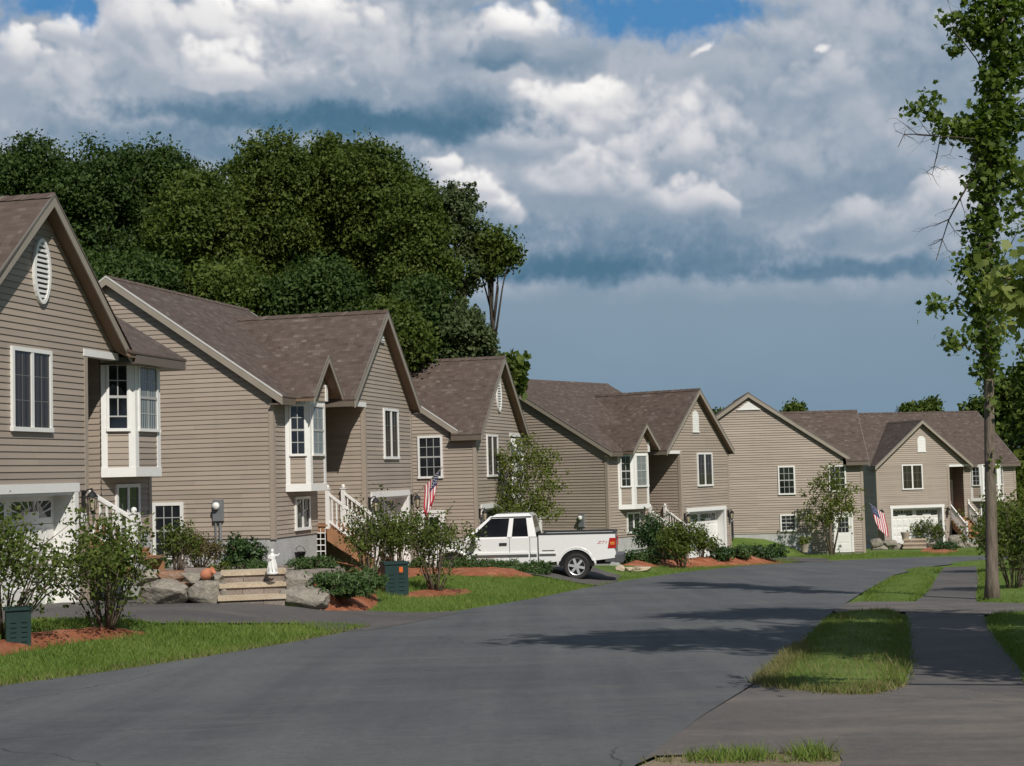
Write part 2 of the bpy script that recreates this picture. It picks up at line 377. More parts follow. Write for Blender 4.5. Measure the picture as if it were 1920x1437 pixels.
# ================================================================== HOUSES
# unit coordinates: x runs from the garage's inner corner towards the bay window, y towards the street, z up from the garage floor
COURSE = .1235
LAP = .024
def wall(mb, O, h, n, zb, zt, lo, hi, brk=(), lap=None):
    """one siding wall: lapped courses; lo/hi give the horizontal extent at height z; brk = heights where the outline bends"""
    zs = sorted(set([zb, zt] + [b for b in brk if zb < b < zt] + [k * COURSE for k in range(int(zb / COURSE) - 1, int(zt / COURSE) + 2) if zb < k * COURSE < zt]))
    P = lambda a, d, z: (O[0] + h[0] * a + n[0] * d, O[1] + h[1] * a + n[1] * d, z)
    for i in range(len(zs) - 1):
        z0, z1 = zs[i], zs[i + 1]
        if z1 - z0 < 1e-4: continue
        k = math.floor((z0 + 1e-5) / COURSE); LP_ = lap or LAP; off = lambda z: LP_ - (LP_ - .003) * min(1.0, (z / COURSE - k) * 1.0)
        a0, a1, b0, b1 = lo(z0 + 1e-6), hi(z0 + 1e-6), lo(z1 - 1e-6), hi(z1 - 1e-6)
        if a1 - a0 < .005 and b1 - b0 < .005: continue
        mb.face([P(a0, off(z0), z0), P(a1, off(z0), z0), P(b1, off(z1), z1), P(b0, off(z1), z1)])
        if abs(z0 - k * COURSE) < 1e-4: mb.face([P(a0, .001, z0), P(a1, .001, z0), P(a1, off(z0), z0), P(a0, off(z0), z0)])
def pbox(mb, O, h, n, a0, a1, d0, d1, z0, z1):
    if a0 > a1: a0, a1 = a1, a0
    P = lambda a, d, z: (O[0] + h[0] * a + n[0] * d, O[1] + h[1] * a + n[1] * d, z)
    q = [P(a0, d0, z0), P(a1, d0, z0), P(a1, d1, z0), P(a0, d1, z0), P(a0, d0, z1), P(a1, d0, z1), P(a1, d1, z1), P(a0, d1, z1)]
    mb.hexa(q)
def window(par, sx, O, h, n, a0, a1, z0, z1, style='casement', glass='glass', frame='white', fw=.075, name='window', base=0.0, cols=3, open_sash=False):
    """style: casement (two leaves) or hung (two sashes with muntins)"""
    f = MB(sx); b = base + max(0, LAP - .024)
    pbox(f, O, h, n, a0, a1, b, b + .055, z1 - fw, z1); pbox(f, O, h, n, a0 - .015, a1 + .015, b, b + .07, z0 - .02, z0 + fw * .8)
    pbox(f, O, h, n, a0, a0 + fw, b, b + .055, z0 + fw * .8, z1 - fw); pbox(f, O, h, n, a1 - fw, a1, b, b + .055, z0 + fw * .8, z1 - fw)
    if style == 'casement':
        m = (a0 + a1) / 2; pbox(f, O, h, n, m - .045, m + .045, b, b + .05, z0 + fw * .8, z1 - fw)
    w = f.build(name, frame, par)
    g = MB(sx); pbox(g, O, h, n, a0 + fw * .5, a1 - fw * .5, b, b + .026, z0 + fw * .5, z1 - fw * .5)
    hx, hy = h[0] * sx, h[1]
    g.build('pane', glass, w, uvf=lambda co: (co.x * hx + co.y * hy, co.z))
    mu = MB(sx); zi0, zi1, ai0, ai1 = z0 + fw * .8, z1 - fw, a0 + fw, a1 - fw
    if style == 'hung':
        zm = (zi0 + zi1) / 2
        pbox(mu, O, h, n, ai0, ai1, b + .02, b + .045, zm - .028, zm + .028)
        rows = ((zm + .028, zi1, 2), (zi0, zm - .028, 2)) if not open_sash else ((zm + .028, zi1, 2), (zi0 + .4 * (zm - zi0), zm - .028, 1))
        for (lo, hi, r) in rows:
            for i in range(1, cols): x = ai0 + (ai1 - ai0) * i / cols; pbox(mu, O, h, n, x - .011, x + .011, b + .02, b + .034, lo, hi)
            for i in range(1, r): z = lo + (hi - lo) * i / r; pbox(mu, O, h, n, ai0, ai1, b + .02, b + .033, z - .011, z + .011)
        if open_sash: pbox(mu, O, h, n, ai0, ai1, b + .02, b + .042, zi0 + .4 * (zm - zi0) - .03, zi0 + .4 * (zm - zi0))
        mu.build('sash', 'muntin', w)
    elif style == 'casement_grid':
        pass
    else:
        m = (a0 + a1) / 2; zz = z0 + (z1 - z0) * .58
        for (p, q) in ((ai0, m - .045), (m + .045, ai1)):
            for k in range(1, 2): x = (p + q) / 2; pbox(mu, O, h, n, x - .007, x + .007, b + .02, b + .031, zi0, zi1)
            for z in (z0 + (z1 - z0) * .36, z0 + (z1 - z0) * .66): pbox(mu, O, h, n, p, q, b + .02, b + .030, z - .007, z + .007)
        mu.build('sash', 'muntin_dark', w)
    return w
def slab(mb, pts, t, dz=0.0):
    mb.prism([(p[0], p[1], p[2] + dz) for p in pts], (0, 0, -t))
def railing(par, sx, a, b, h=.9, flat=False, newel=(True, True)):
    """a, b: foot points of the run"""
    m = MB(sx); a = Vector(a); b = Vector(b); d = b - a; n = max(2, int(Vector((d.x, d.y, 0)).length / .13))
    up = Vector((0, 0, 1))
    m.beam(a + up * h, b + up * h, .085, .06); m.beam(a + up * .12, b + up * .12, .06, .05)
    for i in range(1, n): p = a + d * (i / n); m.box(p.x - .019, p.x + .019, p.y - .019, p.y + .019, p.z + .12, p.z + h)
    for k, p in enumerate((a, b)):
        if newel[k]:
            m.box(p.x - .055, p.x + .055, p.y - .055, p.y + .055, p.z - .12, p.z + h + .1)
            m.box(p.x - .075, p.x + .075, p.y - .075, p.y + .075, p.z + h + .1, p.z + h + .13)
            m.sphere((p.x, p.y, p.z + h + .18), .06, 8, 5)
    return m.build('railing', 'white', par)
def house(label, anchor, alpha, floor, bay_near, g=4.4, q=.95, L=4.5, bc=2.6, peak=-1.45, half=3.05, zt=5.0, zp=7.8, wc=-2.33, dormer=False, ohm=.2,
          outer_oh=0.1, vent='none', base_front=1.27, end_base=1.27, outer_base=.05, outer_step=None, side_windows=(), hung=False, stair_len=1.4, bayw=(.58, 1.08, .5),
          group='tan clapboard houses along the curving road', lattice=False, gable_tri=False, bay_glass=('glass', 'glass_pale'), lawn_z=.6, yf=.37, ys=.3, end_windows=(), drip='drip_dark', rails=(.1, 1.36), yr=-4.7, zrise=0.0, window_glass='glass_drape', open_lower=False):
    A = rad(alpha); t = Vector((math.sin(A), math.cos(A), 0)); sx = 1 if bay_near else -1
    X = -t; rz = math.atan2(X.y, X.x)
    H = empty('house', (anchor[0], anchor[1], floor), rz, label, 'house', group)
    FR = (1, 0), (0, 1); sl = .68; yb = 2 * yr - yf; zr = zt + sl * (min(yf, .37) + 4.7) + zrise; yw = 2 * yr
    sl = (zr - zt) / (yf - yr); zmain = lambda y: zt + sl * (yf - y) if y > yr else zt + sl * (y - yb)
    gs = (zp - zt) / half; xo = peak - half - (outer_oh - .1); zo = zp - gs * (peak - xo); xi = peak + half
    x0, x1 = -g, L
    # ---------------- walls
    w = MB(sx); UND = .17
    # end walls of the main block (their outline follows the roof)
    yz = lambda z: yf - (z + UND - zt) / sl
    lo = lambda z: max(2 * yr, 2 * yr - (yz(z))); hi = lambda z: min(0.0, yz(z))
    top = zr - UND
    zk = zt + sl * yf - UND
    wall(w, (x1, 0), (0, 1), (1, 0), end_base, top, lambda z: max(yw, yw - min(0, yz(z))), hi, (zk,))
    ob = outer_base
    if outer_step:
        wall(w, (x0, 0), (0, 1), (-1, 0), outer_step[1], top, lambda z: max(yw, yw - min(0, yz(z))), hi, (zk,))
        wall(w, (x0, 0), (0, 1), (-1, 0), ob, outer_step[1], lambda z: outer_step[0], lambda z: 0.0)
    else: wall(w, (x0, 0), (0, 1), (-1, 0), ob, top, lambda z: max(yw, yw - min(0, yz(z))), hi, (zk,))
    wall(w, (x0, 0), (0, 1), (-1, 0), ob, zo - .16, lambda z: 0.0, lambda z: q)                  # flank of the garage block
    wall(w, (0, yw), (1, 0), (0, -1), 1.2, 4.9, lambda z: x0, lambda z: x1)                     # back
    wall(w, (0, 0), (1, 0), (0, 1), base_front, zt - .05, lambda z: 1.4, lambda z: x1)            # bay wall
    wall(w, (0, -1.3), (1, 0), (0, 1), 1.5, zt - .05, lambda z: 0.0, lambda z: 1.4)               # entry wall
    wall(w, (1.4, 0), (0, 1), (-1, 0), 1.3, zt - .05, lambda z: -1.3, lambda z: 0.0)
    wall(w, (0, 0), (0, 1), (1, 0), .05, zt - .05, lambda z: -1.3, lambda z: q)                   # flank beside the steps
    go0, go1, gh = -3.95, -.45, 2.2
    wall(w, (0, q), (1, 0), (0, 1), .05, gh + .12, lambda z: x0, lambda z: go0); wall(w, (0, q), (1, 0), (0, 1), .05, gh + .12, lambda z: go1, lambda z: 0.0)
    wall(w, (0, q), (1, 0), (0, 1), gh + .12, zt - .03, lambda z: x0, lambda z: 0.0)
    gu = .16 * 1.1
    glo = lambda z: max(x0, peak - (zp - gu - z) / gs); ghi = lambda z: min(1.42, peak + (zp - gu - z) / gs)
    wall(w, (0, q), (1, 0), (0, 1), zt - .03, zp - gu, glo, ghi, (zp - gu - gs * (peak - x0), zp - gu - gs * (1.42 - peak)))
    W = w.build('wall', 'siding', H)
    # corner boards
    k = .1
    for (cx, cy, z0, z1) in ((x1, 0, min(base_front, end_base) - .03, zt - .16), (x0, q, .02, zo - .12), (0, q, .02, zt - .03)):
        ex = 1 if cx != x0 else -1; cb = MB(sx)
        ct = LAP + .008; cb.box(cx - ex * k, cx + ex * ct, cy, cy + ct, z0, z1); cb.box(cx, cx + ex * ct, cy - k, cy, z0, z1); cb.build('corner_board', 'corner', H)
    # foundation
    fo = MB(sx); fo.box(1.42, x1 - .02, -.25, -.015, -.6, base_front); fo.box(x1 - .25, x1 - .015, yw + .02, -.26, -.6, end_base); fo.box(x0, x1 - .3, yw + .02, yw + .2, -.6, 1.2)
    if outer_step: fo.box(x0 + .015, x0 + .25, -9.1, outer_step[0], -.6, outer_step[1])
    fo.box(x0 + .015, x0 + .25, (outer_step[0] if outer_step else -9.1) + .002, q - .02, -.5, ob); fo.box(x0 + .26, go0, q - .25, q - .015, -.5, .045); fo.box(go1, -.015, q - .25, q - .015, -.5, .045)
    fo.build('foundation', 'concrete', H)
    # ---------------- roof
    R = MB(sx); D = MB(sx)
    e0, e1 = x0 - .2, x1 + ohm; xi = peak + half
    fr = [(e0, yf, zt), (e1, yf, zt), (e1, yr, zr), (e0, yr, zr)]; bk = [(e0, yr, zr), (e1, yr, zr), (e1, yb, zt), (e0, yb, zt)]
    if yf > q:                                                     # deep eave over the bay only: the rest of the slope stops behind the gable wall
        zc = zt + sl * (yf - 0.0); fr = [(xi - .25, yf, zt), (e1, yf, zt), (e1, yr, zr), (xi - .25, yr, zr)]; slab(R, [(e0, 0, zc), (xi - .25, 0, zc), (xi - .25, yr, zr), (e0, yr, zr)], .04)
    for pl in (fr, bk): slab(R, pl, .04)
    s_ = .03; ed0 = xi - .25 if yf > q else e0
    for pl in ([(ed0 + s_, yf - s_, zt + .02), (e1 - s_, yf - s_, zt + .02), (e1 - s_, yr, zr), (ed0 + s_, yr, zr)], [(e0 + s_, yr, zr), (e1 - s_, yr, zr), (e1 - s_, yb + s_, zt), (e0 + s_, yb + s_, zt)]): slab(D, pl, .10, -.041)
    yg = q + .32; yp = yf - (zp - zt) / sl - .05
    yi = lambda z: yf - (z - zt) / sl - .04
    inn = [(peak, yg, zp), (peak, yp, zp), (xi, yi(zt), zt), (xi, yg, zt)]
    out = [(peak, yg, zp), (xo, yg, zo)] + ([(xo, .12, zo), (peak - (zp - zt - .02) / gs, .12, zt + .02)] if zo < zt else [(xo, yi(zo), zo)]) + [(peak, yp, zp)]
    R2 = MB(sx)
    for pl in (inn, out): slab(R2, pl, .04)
    for pl in (inn, out): slab(D, [((p[0] - peak) * .992 + peak, min(p[1], yg - .03), p[2]) for p in pl], .10, -.041)
    # ridge caps
    cap = MB(sx)
    n = int((e1 - e0) / .3)
    for i in range(n):
        a = e0 + (e1 - e0) * i / n; b = e0 + (e1 - e0) * (i + 1) / n
        cap.hexa([(a, yr - .14, zr - .07), (b, yr - .14, zr - .085), (b, yr + .14, zr - .085), (a, yr + .14, zr - .07), (a, yr - .012, zr + .030), (b, yr - .012, zr + .012), (b, yr + .012, zr + .012), (a, yr + .012, zr + .030)])
    cap.build('ridge_cap', 'shingle', H, uvf=lambda c: (c.x + c.y, c.z + c.x)); cap = MB(sx); n = int((yg - yp) / .3)
    for i in range(n):
        a = yg - (yg - yp) * i / n; b = yg - (yg - yp) * (i + 1) / n
        cap.hexa([(peak - .14, b, zp - .105), (peak + .14, b, zp - .105), (peak + .14, a, zp - .09), (peak - .14, a, zp - .09), (peak - .012, b, zp + .012), (peak + .012, b, zp + .012), (peak + .012, a, zp + .030), (peak - .012, a, zp + .030)])
    dh = bc, .72, 1.2                                              # dormer over the bay: x, front y, rise
    if dormer:
        ds = 1.02; dw = 1.16; zd = zt + ds * dw; yd = yf - (zd - zt) / sl
        for sgn in (-1, 1):
            pl = [(bc, dh[1] + .18, zd), (bc, yd, zd), (bc + sgn * dw, yf - .02, zt), (bc + sgn * dw, dh[1] + .18, zt)]
            slab(R2, pl, .035); slab(D, [((p[0] - bc) * .99 + bc, min(p[1], dh[1] + .16), p[2]) for p in pl], .08, -.036)
    th = math.sqrt(1 + 1 / sl ** 2); th2 = math.sqrt(1 + 1 / gs ** 2)
    roof = R.build('roof', 'shingle', H, uvf=lambda c: (c.x, c.z * th))
    R2.build('gable_roof', 'shingle', H, uvf=lambda c: (c.y + 3.1, c.z * th2))
    D.build('roof_deck', 'soffit', roof); cap.build('ridge_cap', 'shingle', H, uvf=lambda c: (c.x + c.y, c.z + c.x))
    # rake boards, fascia
    def rake(a, b, out_, hh=.2, drip='drip_dark'):
        rb = MB(sx); de = MB(sx); a = Vector(a); b = Vector(b); o_ = Vector(out_); dz = Vector((0, 0, -hh))
        p = [a + Vector((0, 0, -.042)), b + Vector((0, 0, -.042))]
        rb.prism([p[0], p[1], p[1] + dz, p[0] + dz], o_ * .03)
        de.prism([a + Vector((0, 0, .006)), b + Vector((0, 0, .006)), b + Vector((0, 0, -.04)), a + Vector((0, 0, -.04))], o_ * .040)
        ro = rb.build('rake_board', 'trim', H); de.build('drip_edge', drip, ro)
    for ex, e in ((1, e1), (-1, e0)):
        for (ya, za, yb_, zb_) in ((yf, zt, yr, zr), (yb, zt, yr, zr)): rake((e - ex * .028, ya, za), (e - ex * .028, yb_, zb_), (ex, 0, 0), .2, drip)
    rake((xi, yg - .028, zt), (peak, yg - .028, zp), (0, 1, 0)); rake((xo, yg - .028, zo), (peak, yg - .028, zp), (0, 1, 0))
    if dormer:
        for sgn in (-1, 1): rake((bc + sgn * dw, dh[1] + .155, zt), (bc, dh[1] + .155, zd), (0, 1, 0), .15)
    def board(*bx):
        m = MB(sx)
        for q_ in bx: m.box(*q_)
        m.build('fascia', 'gutter', H)
    def fascia(xa, xb, y, z): board((xa, xb, y - .05, y - .012, z - .23, z - .045), (xa, xb, 0.0, y - .05, z - .23, z - .19))
    if dormer: fascia(xi + .03, bc - dw, yf, zt); fascia(bc + dw, e1 - .03, yf, zt)
    else: fascia(xi + .03, e1 - .03, yf, zt)
    board((e0 + .03, e1 - .03, yb, yb + .04, zt - .2, zt - .05))
    board((xo - .005, xo + .03, .12 if outer_oh > .1 else -.2, yg - .04, zo - .22, zo - .05), (xo + .03, x0, .0, yg - .06, zo - .22, zo - .19))
    if yf < yg - .06: board((xi - .035, xi, yf, yg - .04, zt - .2, zt - .05))
    # porch beam and ceiling
    pb = MB(sx); pb.box(-.12, xi - .06, q - .16, q + .035, zt - .16, zt - .02); pb.build('porch_beam', 'white', H)
    pc = MB(sx); pc.box(.02, 1.45, -1.3, q - .16, zt - .08, zt - .04); pc.build('porch_ceiling', 'soffit', H)
    if gable_tri or vent == 'small':
        pass
    # gable vent
    vx, vz = peak, zp - 1.32
    if vent != 'none':
        V = MB(sx); I = MB(sx)
        if vent == 'oval':
            a_, b_ = .30, .62; N = 28; vz = zp - 1.45
            for i in range(N):
                t0, t1 = 2 * math.pi * i / N, 2 * math.pi * (i + 1) / N
                o0, o1 = (math.cos(t0), math.sin(t0)), (math.cos(t1), math.sin(t1))
                pt = lambda o, k, y: (vx + o[0] * a_ * k, y, vz + o[1] * (b_ - a_ * (1 - k)))
                V.hexa([pt(o0, 1, q + .015), pt(o1, 1, q + .015), pt(o1, 1, q + .075), pt(o0, 1, q + .075), pt(o0, .76, q + .015), pt(o1, .76, q + .015), pt(o1, .76, q + .075), pt(o0, .76, q + .075)])
            for i in range(11):
                z = vz - .48 + .096 * i; ww = a_ * .8 * math.sqrt(max(.05, 1 - ((z - vz) / (b_ * .93)) ** 2))
                V.hexa([(vx - ww, q + .022, z), (vx + ww, q + .022, z), (vx + ww, q + .062, z - .02), (vx - ww, q + .062, z - .02), (vx - ww, q + .022, z + .045), (vx + ww, q + .022, z + .045), (vx + ww, q + .062, z + .025), (vx - ww, q + .062, z + .025)])
            I.prism([(vx + a_ * .85 * math.cos(2 * math.pi * i / 20), q + .016, vz + b_ * .9 * math.sin(2 * math.pi * i / 20)) for i in range(20)], (0, .006, 0))
        elif vent == 'arch':
            ww, hh = .27, .95; vz = zp - 1.95
            pts = [(vx - ww, vz), (vx + ww, vz), (vx + ww, vz + hh - ww)] + [(vx + ww * math.cos(rad(a)), vz + hh - ww + ww * math.sin(rad(a))) for a in range(20, 180, 20)] + [(vx - ww, vz + hh - ww)]
            V.prism([(p[0], q + .022, p[1]) for p in pts], (0, .03, 0))
            for i in range(8): V.hexa([(vx - ww * .8, q + .04, vz + .08 + i * .085), (vx + ww * .8, q + .04, vz + .08 + i * .085), (vx + ww * .8, q + .062, vz + .08 + i * .085), (vx - ww * .8, q + .062, vz + .08 + i * .085), (vx - ww * .8, q + .04, vz + .145 + i * .085), (vx + ww * .8, q + .04, vz + .145 + i * .085), (vx + ww * .8, q + .045, vz + .145 + i * .085), (vx - ww * .8, q + .045, vz + .145 + i * .085)])
            V.box(vx - ww - .04, vx + ww + .04, q + .012, q + .07, vz - .05, vz)
        elif vent == 'small':
            z = zp - .95; V.prism([(vx - .42, q + .015, z), (vx + .42, q + .015, z), (vx, q + .015, z + .40)], (0, .05, 0))
            for i in range(3): V.box(vx - .36 + i * .1, vx + .36 - i * .1, q + .06, q + .085, z + .05 + i * .09, z + .08 + i * .09)
        vo = V.build('gable_vent', 'white', H)
        if I.v: I.build('vent_screen', 'metal_black', vo)
    if gable_tri:                                                  # white louvre in the peak of the outer end wall
        V = MB(sx); z = zr - .85
        V.prism([(x0 - .02, yr - .56, z), (x0 - .02, yr + .56, z), (x0 - .02, yr, z + .40)], (-.05, 0, 0)); V.box(x0 - .085, x0 - .02, yr - .60, yr + .60, z - .04, z)
        V.build('gable_vent', 'white', H)
    # ---------------- garage door
    tr = MB(sx); tw = .14
    tr.box(go0 - .02, go0 + tw - .02, q + .002, q + .055, .0, gh); tr.box(go1 - tw + .02, go1 + .02, q + .002, q + .055, .0, gh); tr.box(go0 - .06, go1 + .06, q + .002, q + .06, gh, gh + .17)
    tr.box(go0 - .005, go0 + .10, q - .42, q + .001, 0, gh); tr.box(go1 - .10, go1 + .005, q - .42, q + .001, 0, gh); tr.box(go0 + .10, go1 - .10, q - .42, q + .001, gh - .06, gh + .1)
    tr.build('garage_frame', 'white', H)
    d0, d1 = go0 + .10, go1 - .10; yd_ = q - .40
    gd = MB(sx)
    nrow = 4; rh = (gh - .06) / nrow
    for r in range(nrow):
        gd.box(d0, d1, yd_ - .05, yd_, r * rh + .004, (r + 1) * rh - .006)
        if r < 3:
            nc = 8; cw = (d1 - d0) / nc
            for c in range(nc):
                a = d0 + c * cw + .05; b = d0 + (c + 1) * cw - .05
                gd.hexa([(a, yd_, r * rh + .07), (b, yd_, r * rh + .07), (b, yd_, (r + 1) * rh - .07), (a, yd_, (r + 1) * rh - .07), (a + .03, yd_ + .02, r * rh + .10), (b - .03, yd_ + .02, r * rh + .10), (b - .03, yd_ + .02, (r + 1) * rh - .10), (a + .03, yd_ + .02, (r + 1) * rh - .10)])
    G_ = gd.build('garage_door', 'white_worn', H)
    zb_ = 3 * rh + .11; cwid = (d1 - d0) / 2
    for c in range(2):                                             # two fans of sunburst lights
        dw_ = MB(sx); cx_ = d0 + cwid * (c + .5); hw = cwid * .44; hh = rh - .19
        rays_ = [(-1, -.02), (-1, .55), (-1, 1), (-.55, 1), (-.22, 1), (.22, 1), (.55, 1), (1, 1), (1, .55), (1, -.02)]
        for i in range(len(rays_) - 1):
            (ax, az), (bx, bz) = rays_[i], rays_[i + 1]
            p = lambda u, v, k: (cx_ + u * hw * k, yd_, zb_ + max(0, v) * hh * k)
            mid = .5; ia, ib = .12, .88
            L_ = lambda f: (ax + (bx - ax) * f, az + (bz - az) * f)
            q0, q1 = L_(ia), L_(ib)
            dw_.prism([p(*q0, .38), p(*q0, .95), p(*q1, .95), p(*q1, .38)], (0, .006, 0))
        dw_.build('door_window', 'glass', G_)
    # ---------------- windows on the front
    window(H, sx, (0, q), (1, 0), (0, 1), wc - .69, wc + .69, 3.35, 4.87, 'hung2' if hung else 'casement', window_glass, base=.012)
    # bay window
    hi_, lo_, bd = bayw
    zb0, zb1 = 2.5, zt - .06
    c4 = [(bc - lo_, 0), (bc - hi_, bd), (bc + hi_, bd), (bc + lo_, 0)]
    B = MB(sx); B.prism([(p[0], p[1], zb0) for p in c4], (0, 0, zb1 - zb0)); bay = B.build('bay_window', 'white', H)
    for i in range(3):
        a, b = Vector((*c4[i], 0)), Vector((*c4[i + 1], 0)); d = (b - a); ln = d.length; d.normalize(); nn = Vector((-d.y, d.x, 0))
        if nn.y < 0: nn = -nn
        O = (a.x, a.y); h = (d.x, d.y); nv = (nn.x, nn.y)
        m = MB(sx)
        cwd = .13 if i != 1 else .15
        pbox(m, O, h, nv, 0, cwd, .001, .03, zb0 + .17, zb1); pbox(m, O, h, nv, ln - cwd, ln, .001, .03, zb0 + .17, zb1); pbox(m, O, h, nv, -.015, ln + .015, .001, .04, zb0 - .03, zb0 + .17)
        pbox(m, O, h, nv, cwd, ln - cwd, .001, .02, zb1 - .14, zb1)
        m.build('bay_trim', 'white', bay)
        m = MB(sx); wall(m, O, h, nv, zb0 + .17, 3.42, lambda z: cwd, lambda z: ln - cwd, (), .018); m.build('bay_panel', 'siding', bay)
        window(bay, sx, O, h, nv, cwd - .02, ln - cwd + .02, 3.44, zb1 - .12, 'hung', bay_glass[min(1, 1 if i == 1 else 0)], fw=.055, base=.006, cols=2, open_sash=(open_lower and i == 0))
    if dormer:
        m = MB(sx); wall(m, (bc, dh[1] - .18), (1, 0), (0, 1), zt - .06, zd - .16, lambda z: -min(.62, (zd - .16 - z) / ds), lambda z: min(.62, (zd - .16 - z) / ds)); 
        wall(m, (bc - .62, 0), (0, 1), (-1, 0), zt - .06, zt + .42, lambda z: .0, lambda z: dh[1] - .18); wall(m, (bc + .62, 0), (0, 1), (1, 0), zt - .06, zt + .42, lambda z: .0, lambda z: dh[1] - .18)
        m.build('dormer_wall', 'siding', H)
        m = MB(sx); m.box(bc - .66, bc - .52, dh[1] - .19, dh[1] - .13, zt - .06, zt + .40); m.box(bc + .52, bc + .66, dh[1] - .19, dh[1] - .13, zt - .06, zt + .40); m.build('dormer_trim', 'white', H)
    # window under the bay
    window(H, sx, (0, 0), (1, 0), (0, 1), bc - .53, bc + .53, 1.42, 2.32, 'casement', 'glass', base=.012)
    for (a0, a1, z0, z1) in end_windows: window(H, sx, (x1, 0), (0, 1), (1, 0), a0, a1, z0, z1, 'hung', 'glass', base=.015, fw=.085)
    for (a0, a1, z0, z1, st) in side_windows:                      # windows on the outer end wall
        if st != 'door': window(H, sx, (x0, 0), (0, 1), (-1, 0), a0, a1, z0, z1, st, 'glass', base=.012)
        else:
            m = MB(sx); O, h, nv = (x0 - max(0, LAP - .024), 0), (0, 1), (-1, 0)
            pbox(m, O, h, nv, a0 - .11, a0, .01, .05, z0, z1 + .11); pbox(m, O, h, nv, a1, a1 + .11, .01, .05, z0, z1 + .11); pbox(m, O, h, nv, a0, a1, .01, .05, z1, z1 + .11); pbox(m, O, h, nv, a0, a1, .005, .025, z0, z1)
            pbox(m, O, h, nv, a0 + .1, a1 - .1, .025, .037, z0 + .12, z0 + .45); pbox(m, O, h, nv, a0 + .1, a1 - .1, .025, .037, z0 + .52, z0 + .9)
            dd = m.build('side_door', 'white', H)
            m = MB(sx); pbox(m, O, h, nv, a0 + .13, a1 - .13, .02, .032, z0 + 1.02, z1 - .14); m.build('pane', 'glass', dd)
            m = MB(sx)
            for i in (1, 2): x = a0 + .13 + (a1 - a0 - .26) * i / 3; pbox(m, O, h, nv, x - .012, x + .012, .03, .042, z0 + 1.02, z1 - .14); zz = z0 + 1.02 + (z1 - z0 - 1.16) * i / 3; pbox(m, O, h, nv, a0 + .13, a1 - .13, .03, .041, zz - .012, zz + .012)
            m.build('sash', 'muntin', dd)
    # entry door, landing, stairs
    m = MB(sx); m.box(.25, 1.2, -1.29, -1.25, 1.55, 3.6); ed = m.build('entry_door', 'door_inner', H)
    m = MB(sx); m.box(.12, .25, -1.29, -1.23, 1.55, 3.7); m.box(1.2, 1.33, -1.29, -1.23, 1.55, 3.7); m.box(.12, 1.33, -1.29, -1.23, 3.7, 3.83); m.build('door_frame', 'white', ed)
    lz = 1.5; y0 = ys; y1 = y0 + stair_len; zlow = lawn_z
    st = MB(sx); st.box(.03, 1.42, -1.3, y0, lz - .05, lz); st.box(.06, 1.38, -1.2, y0 - .05, lz - .25, lz - .05)
    ns = max(2, int(round((lz - zlow) / .18)))
    for i in range(ns):
        zz = lz - (i + 1) * (lz - zlow) / (ns + 1); a = y0 + i * stair_len / ns
        st.box(.1, 1.36, a, a + stair_len / ns + .03, zz - .04, zz); st.box(.1, 1.36, a, a + .02, zz, zz + (lz - zlow) / (ns + 1) - .042)
    for xx in (.06, 1.37): st.prism([(xx, y0 - .02, lz - .02), (xx, y1, zlow + .02), (xx, y1, zlow - .25), (xx, y0 - .02, lz - .45)], (.04, 0, 0))
    st.build('stairs', 'wood', H)
    for xx in rails:
        railing(H, sx, (xx, y0, lz), (xx, y1, zlow + .05), .88)
    if lattice:
        m = MB(sx)
        for i in range(7):
            m.beam((1.45, y0 - .9 + i * .14, .2), (1.45, y0 - .9 + i * .14 + .0, 1.4), .03, .012); m.beam((1.46, y0 - .9, .25 + i * .17), (1.46, y0 - .05, .25 + i * .17), .012, .03)
        m.build('lattice', 'lattice', H)
    Rm = Matrix.Translation(H.location) @ Matrix.Rotation(rz, 4, 'Z')
    return lambda x, y, z: Rm @ Vector((x * sx, y, z))
MAT['gutter'] = simple('brown_gutter', (.15, .12, .095), .5, .08); MAT['metal_light'] = simple('drip_edge_metal', (.62, .61, .58), .4, .05); MAT['drip_dark'] = simple('drip_edge_brown', (.16, .14, .12), .5, .05)
def corner(px, D, py=900): return at(px, py, D)
def base_of(px, D, alpha, q):
    """bay-wall anchor: inner garage corner seen at px, depth D, moved back by q along the street normal"""
    p = corner(px, D); A = rad(alpha); return (p.x - q * math.cos(A), p.y + q * math.sin(A))
def outer_anchor(px, D, alpha, q, g, bay_near):
    p = corner(px, D); A = rad(alpha); n = (math.cos(A), -math.sin(A)); t = (math.sin(A), math.cos(A)); s = 1 if not bay_near else -1
    return (p.x - q * n[0] + s * g * t[0], p.y - q * n[1] + s * g * t[1])
HS = {}
LAP = 0.019
HS[1] = house('nearest tan house cut by the frame, oval louvre vent and bay under a plain eave', base_of(163, 30, 13, .45), 13, -2.35, False, q=.45, L=3.62, bc=2.5, peak=-1.7, wc=-2.07,
              ohm=.1, yf=.86, zt=5.03, vent='oval', open_lower=True, lawn_z=.7, stair_len=1.3, ys=.1, rails=(.1,))
LAP = 0.021
HS[2] = house('tan house with sunlit end wall, small dormer and a drooping flag at its garage', base_of(685, 44.2, 14, .95), 14, -2.83, True, wc=-2.33, dormer=True, vent='small', lattice=True, end_base=1.27,
              end_windows=((-3.47, -2.58, .78, 2.27),), drip='metal_light', stair_len=1.45, lawn_z=.35)
LAP = 0.024
HS[3] = house('tan house with oval louvre vent behind the birch and the pickup', outer_anchor(893, 53.8, 16, .95, 4.4, False), 16, -3.47, False, wc=-2.45, vent='oval', outer_oh=.25, outer_base=.05, drip='metal_light',
              side_windows=((-1.2, -.27, 3.35, 4.85, 'hung'), (-1.15, -.35, .05, 2.1, 'door')))
LAP = .028
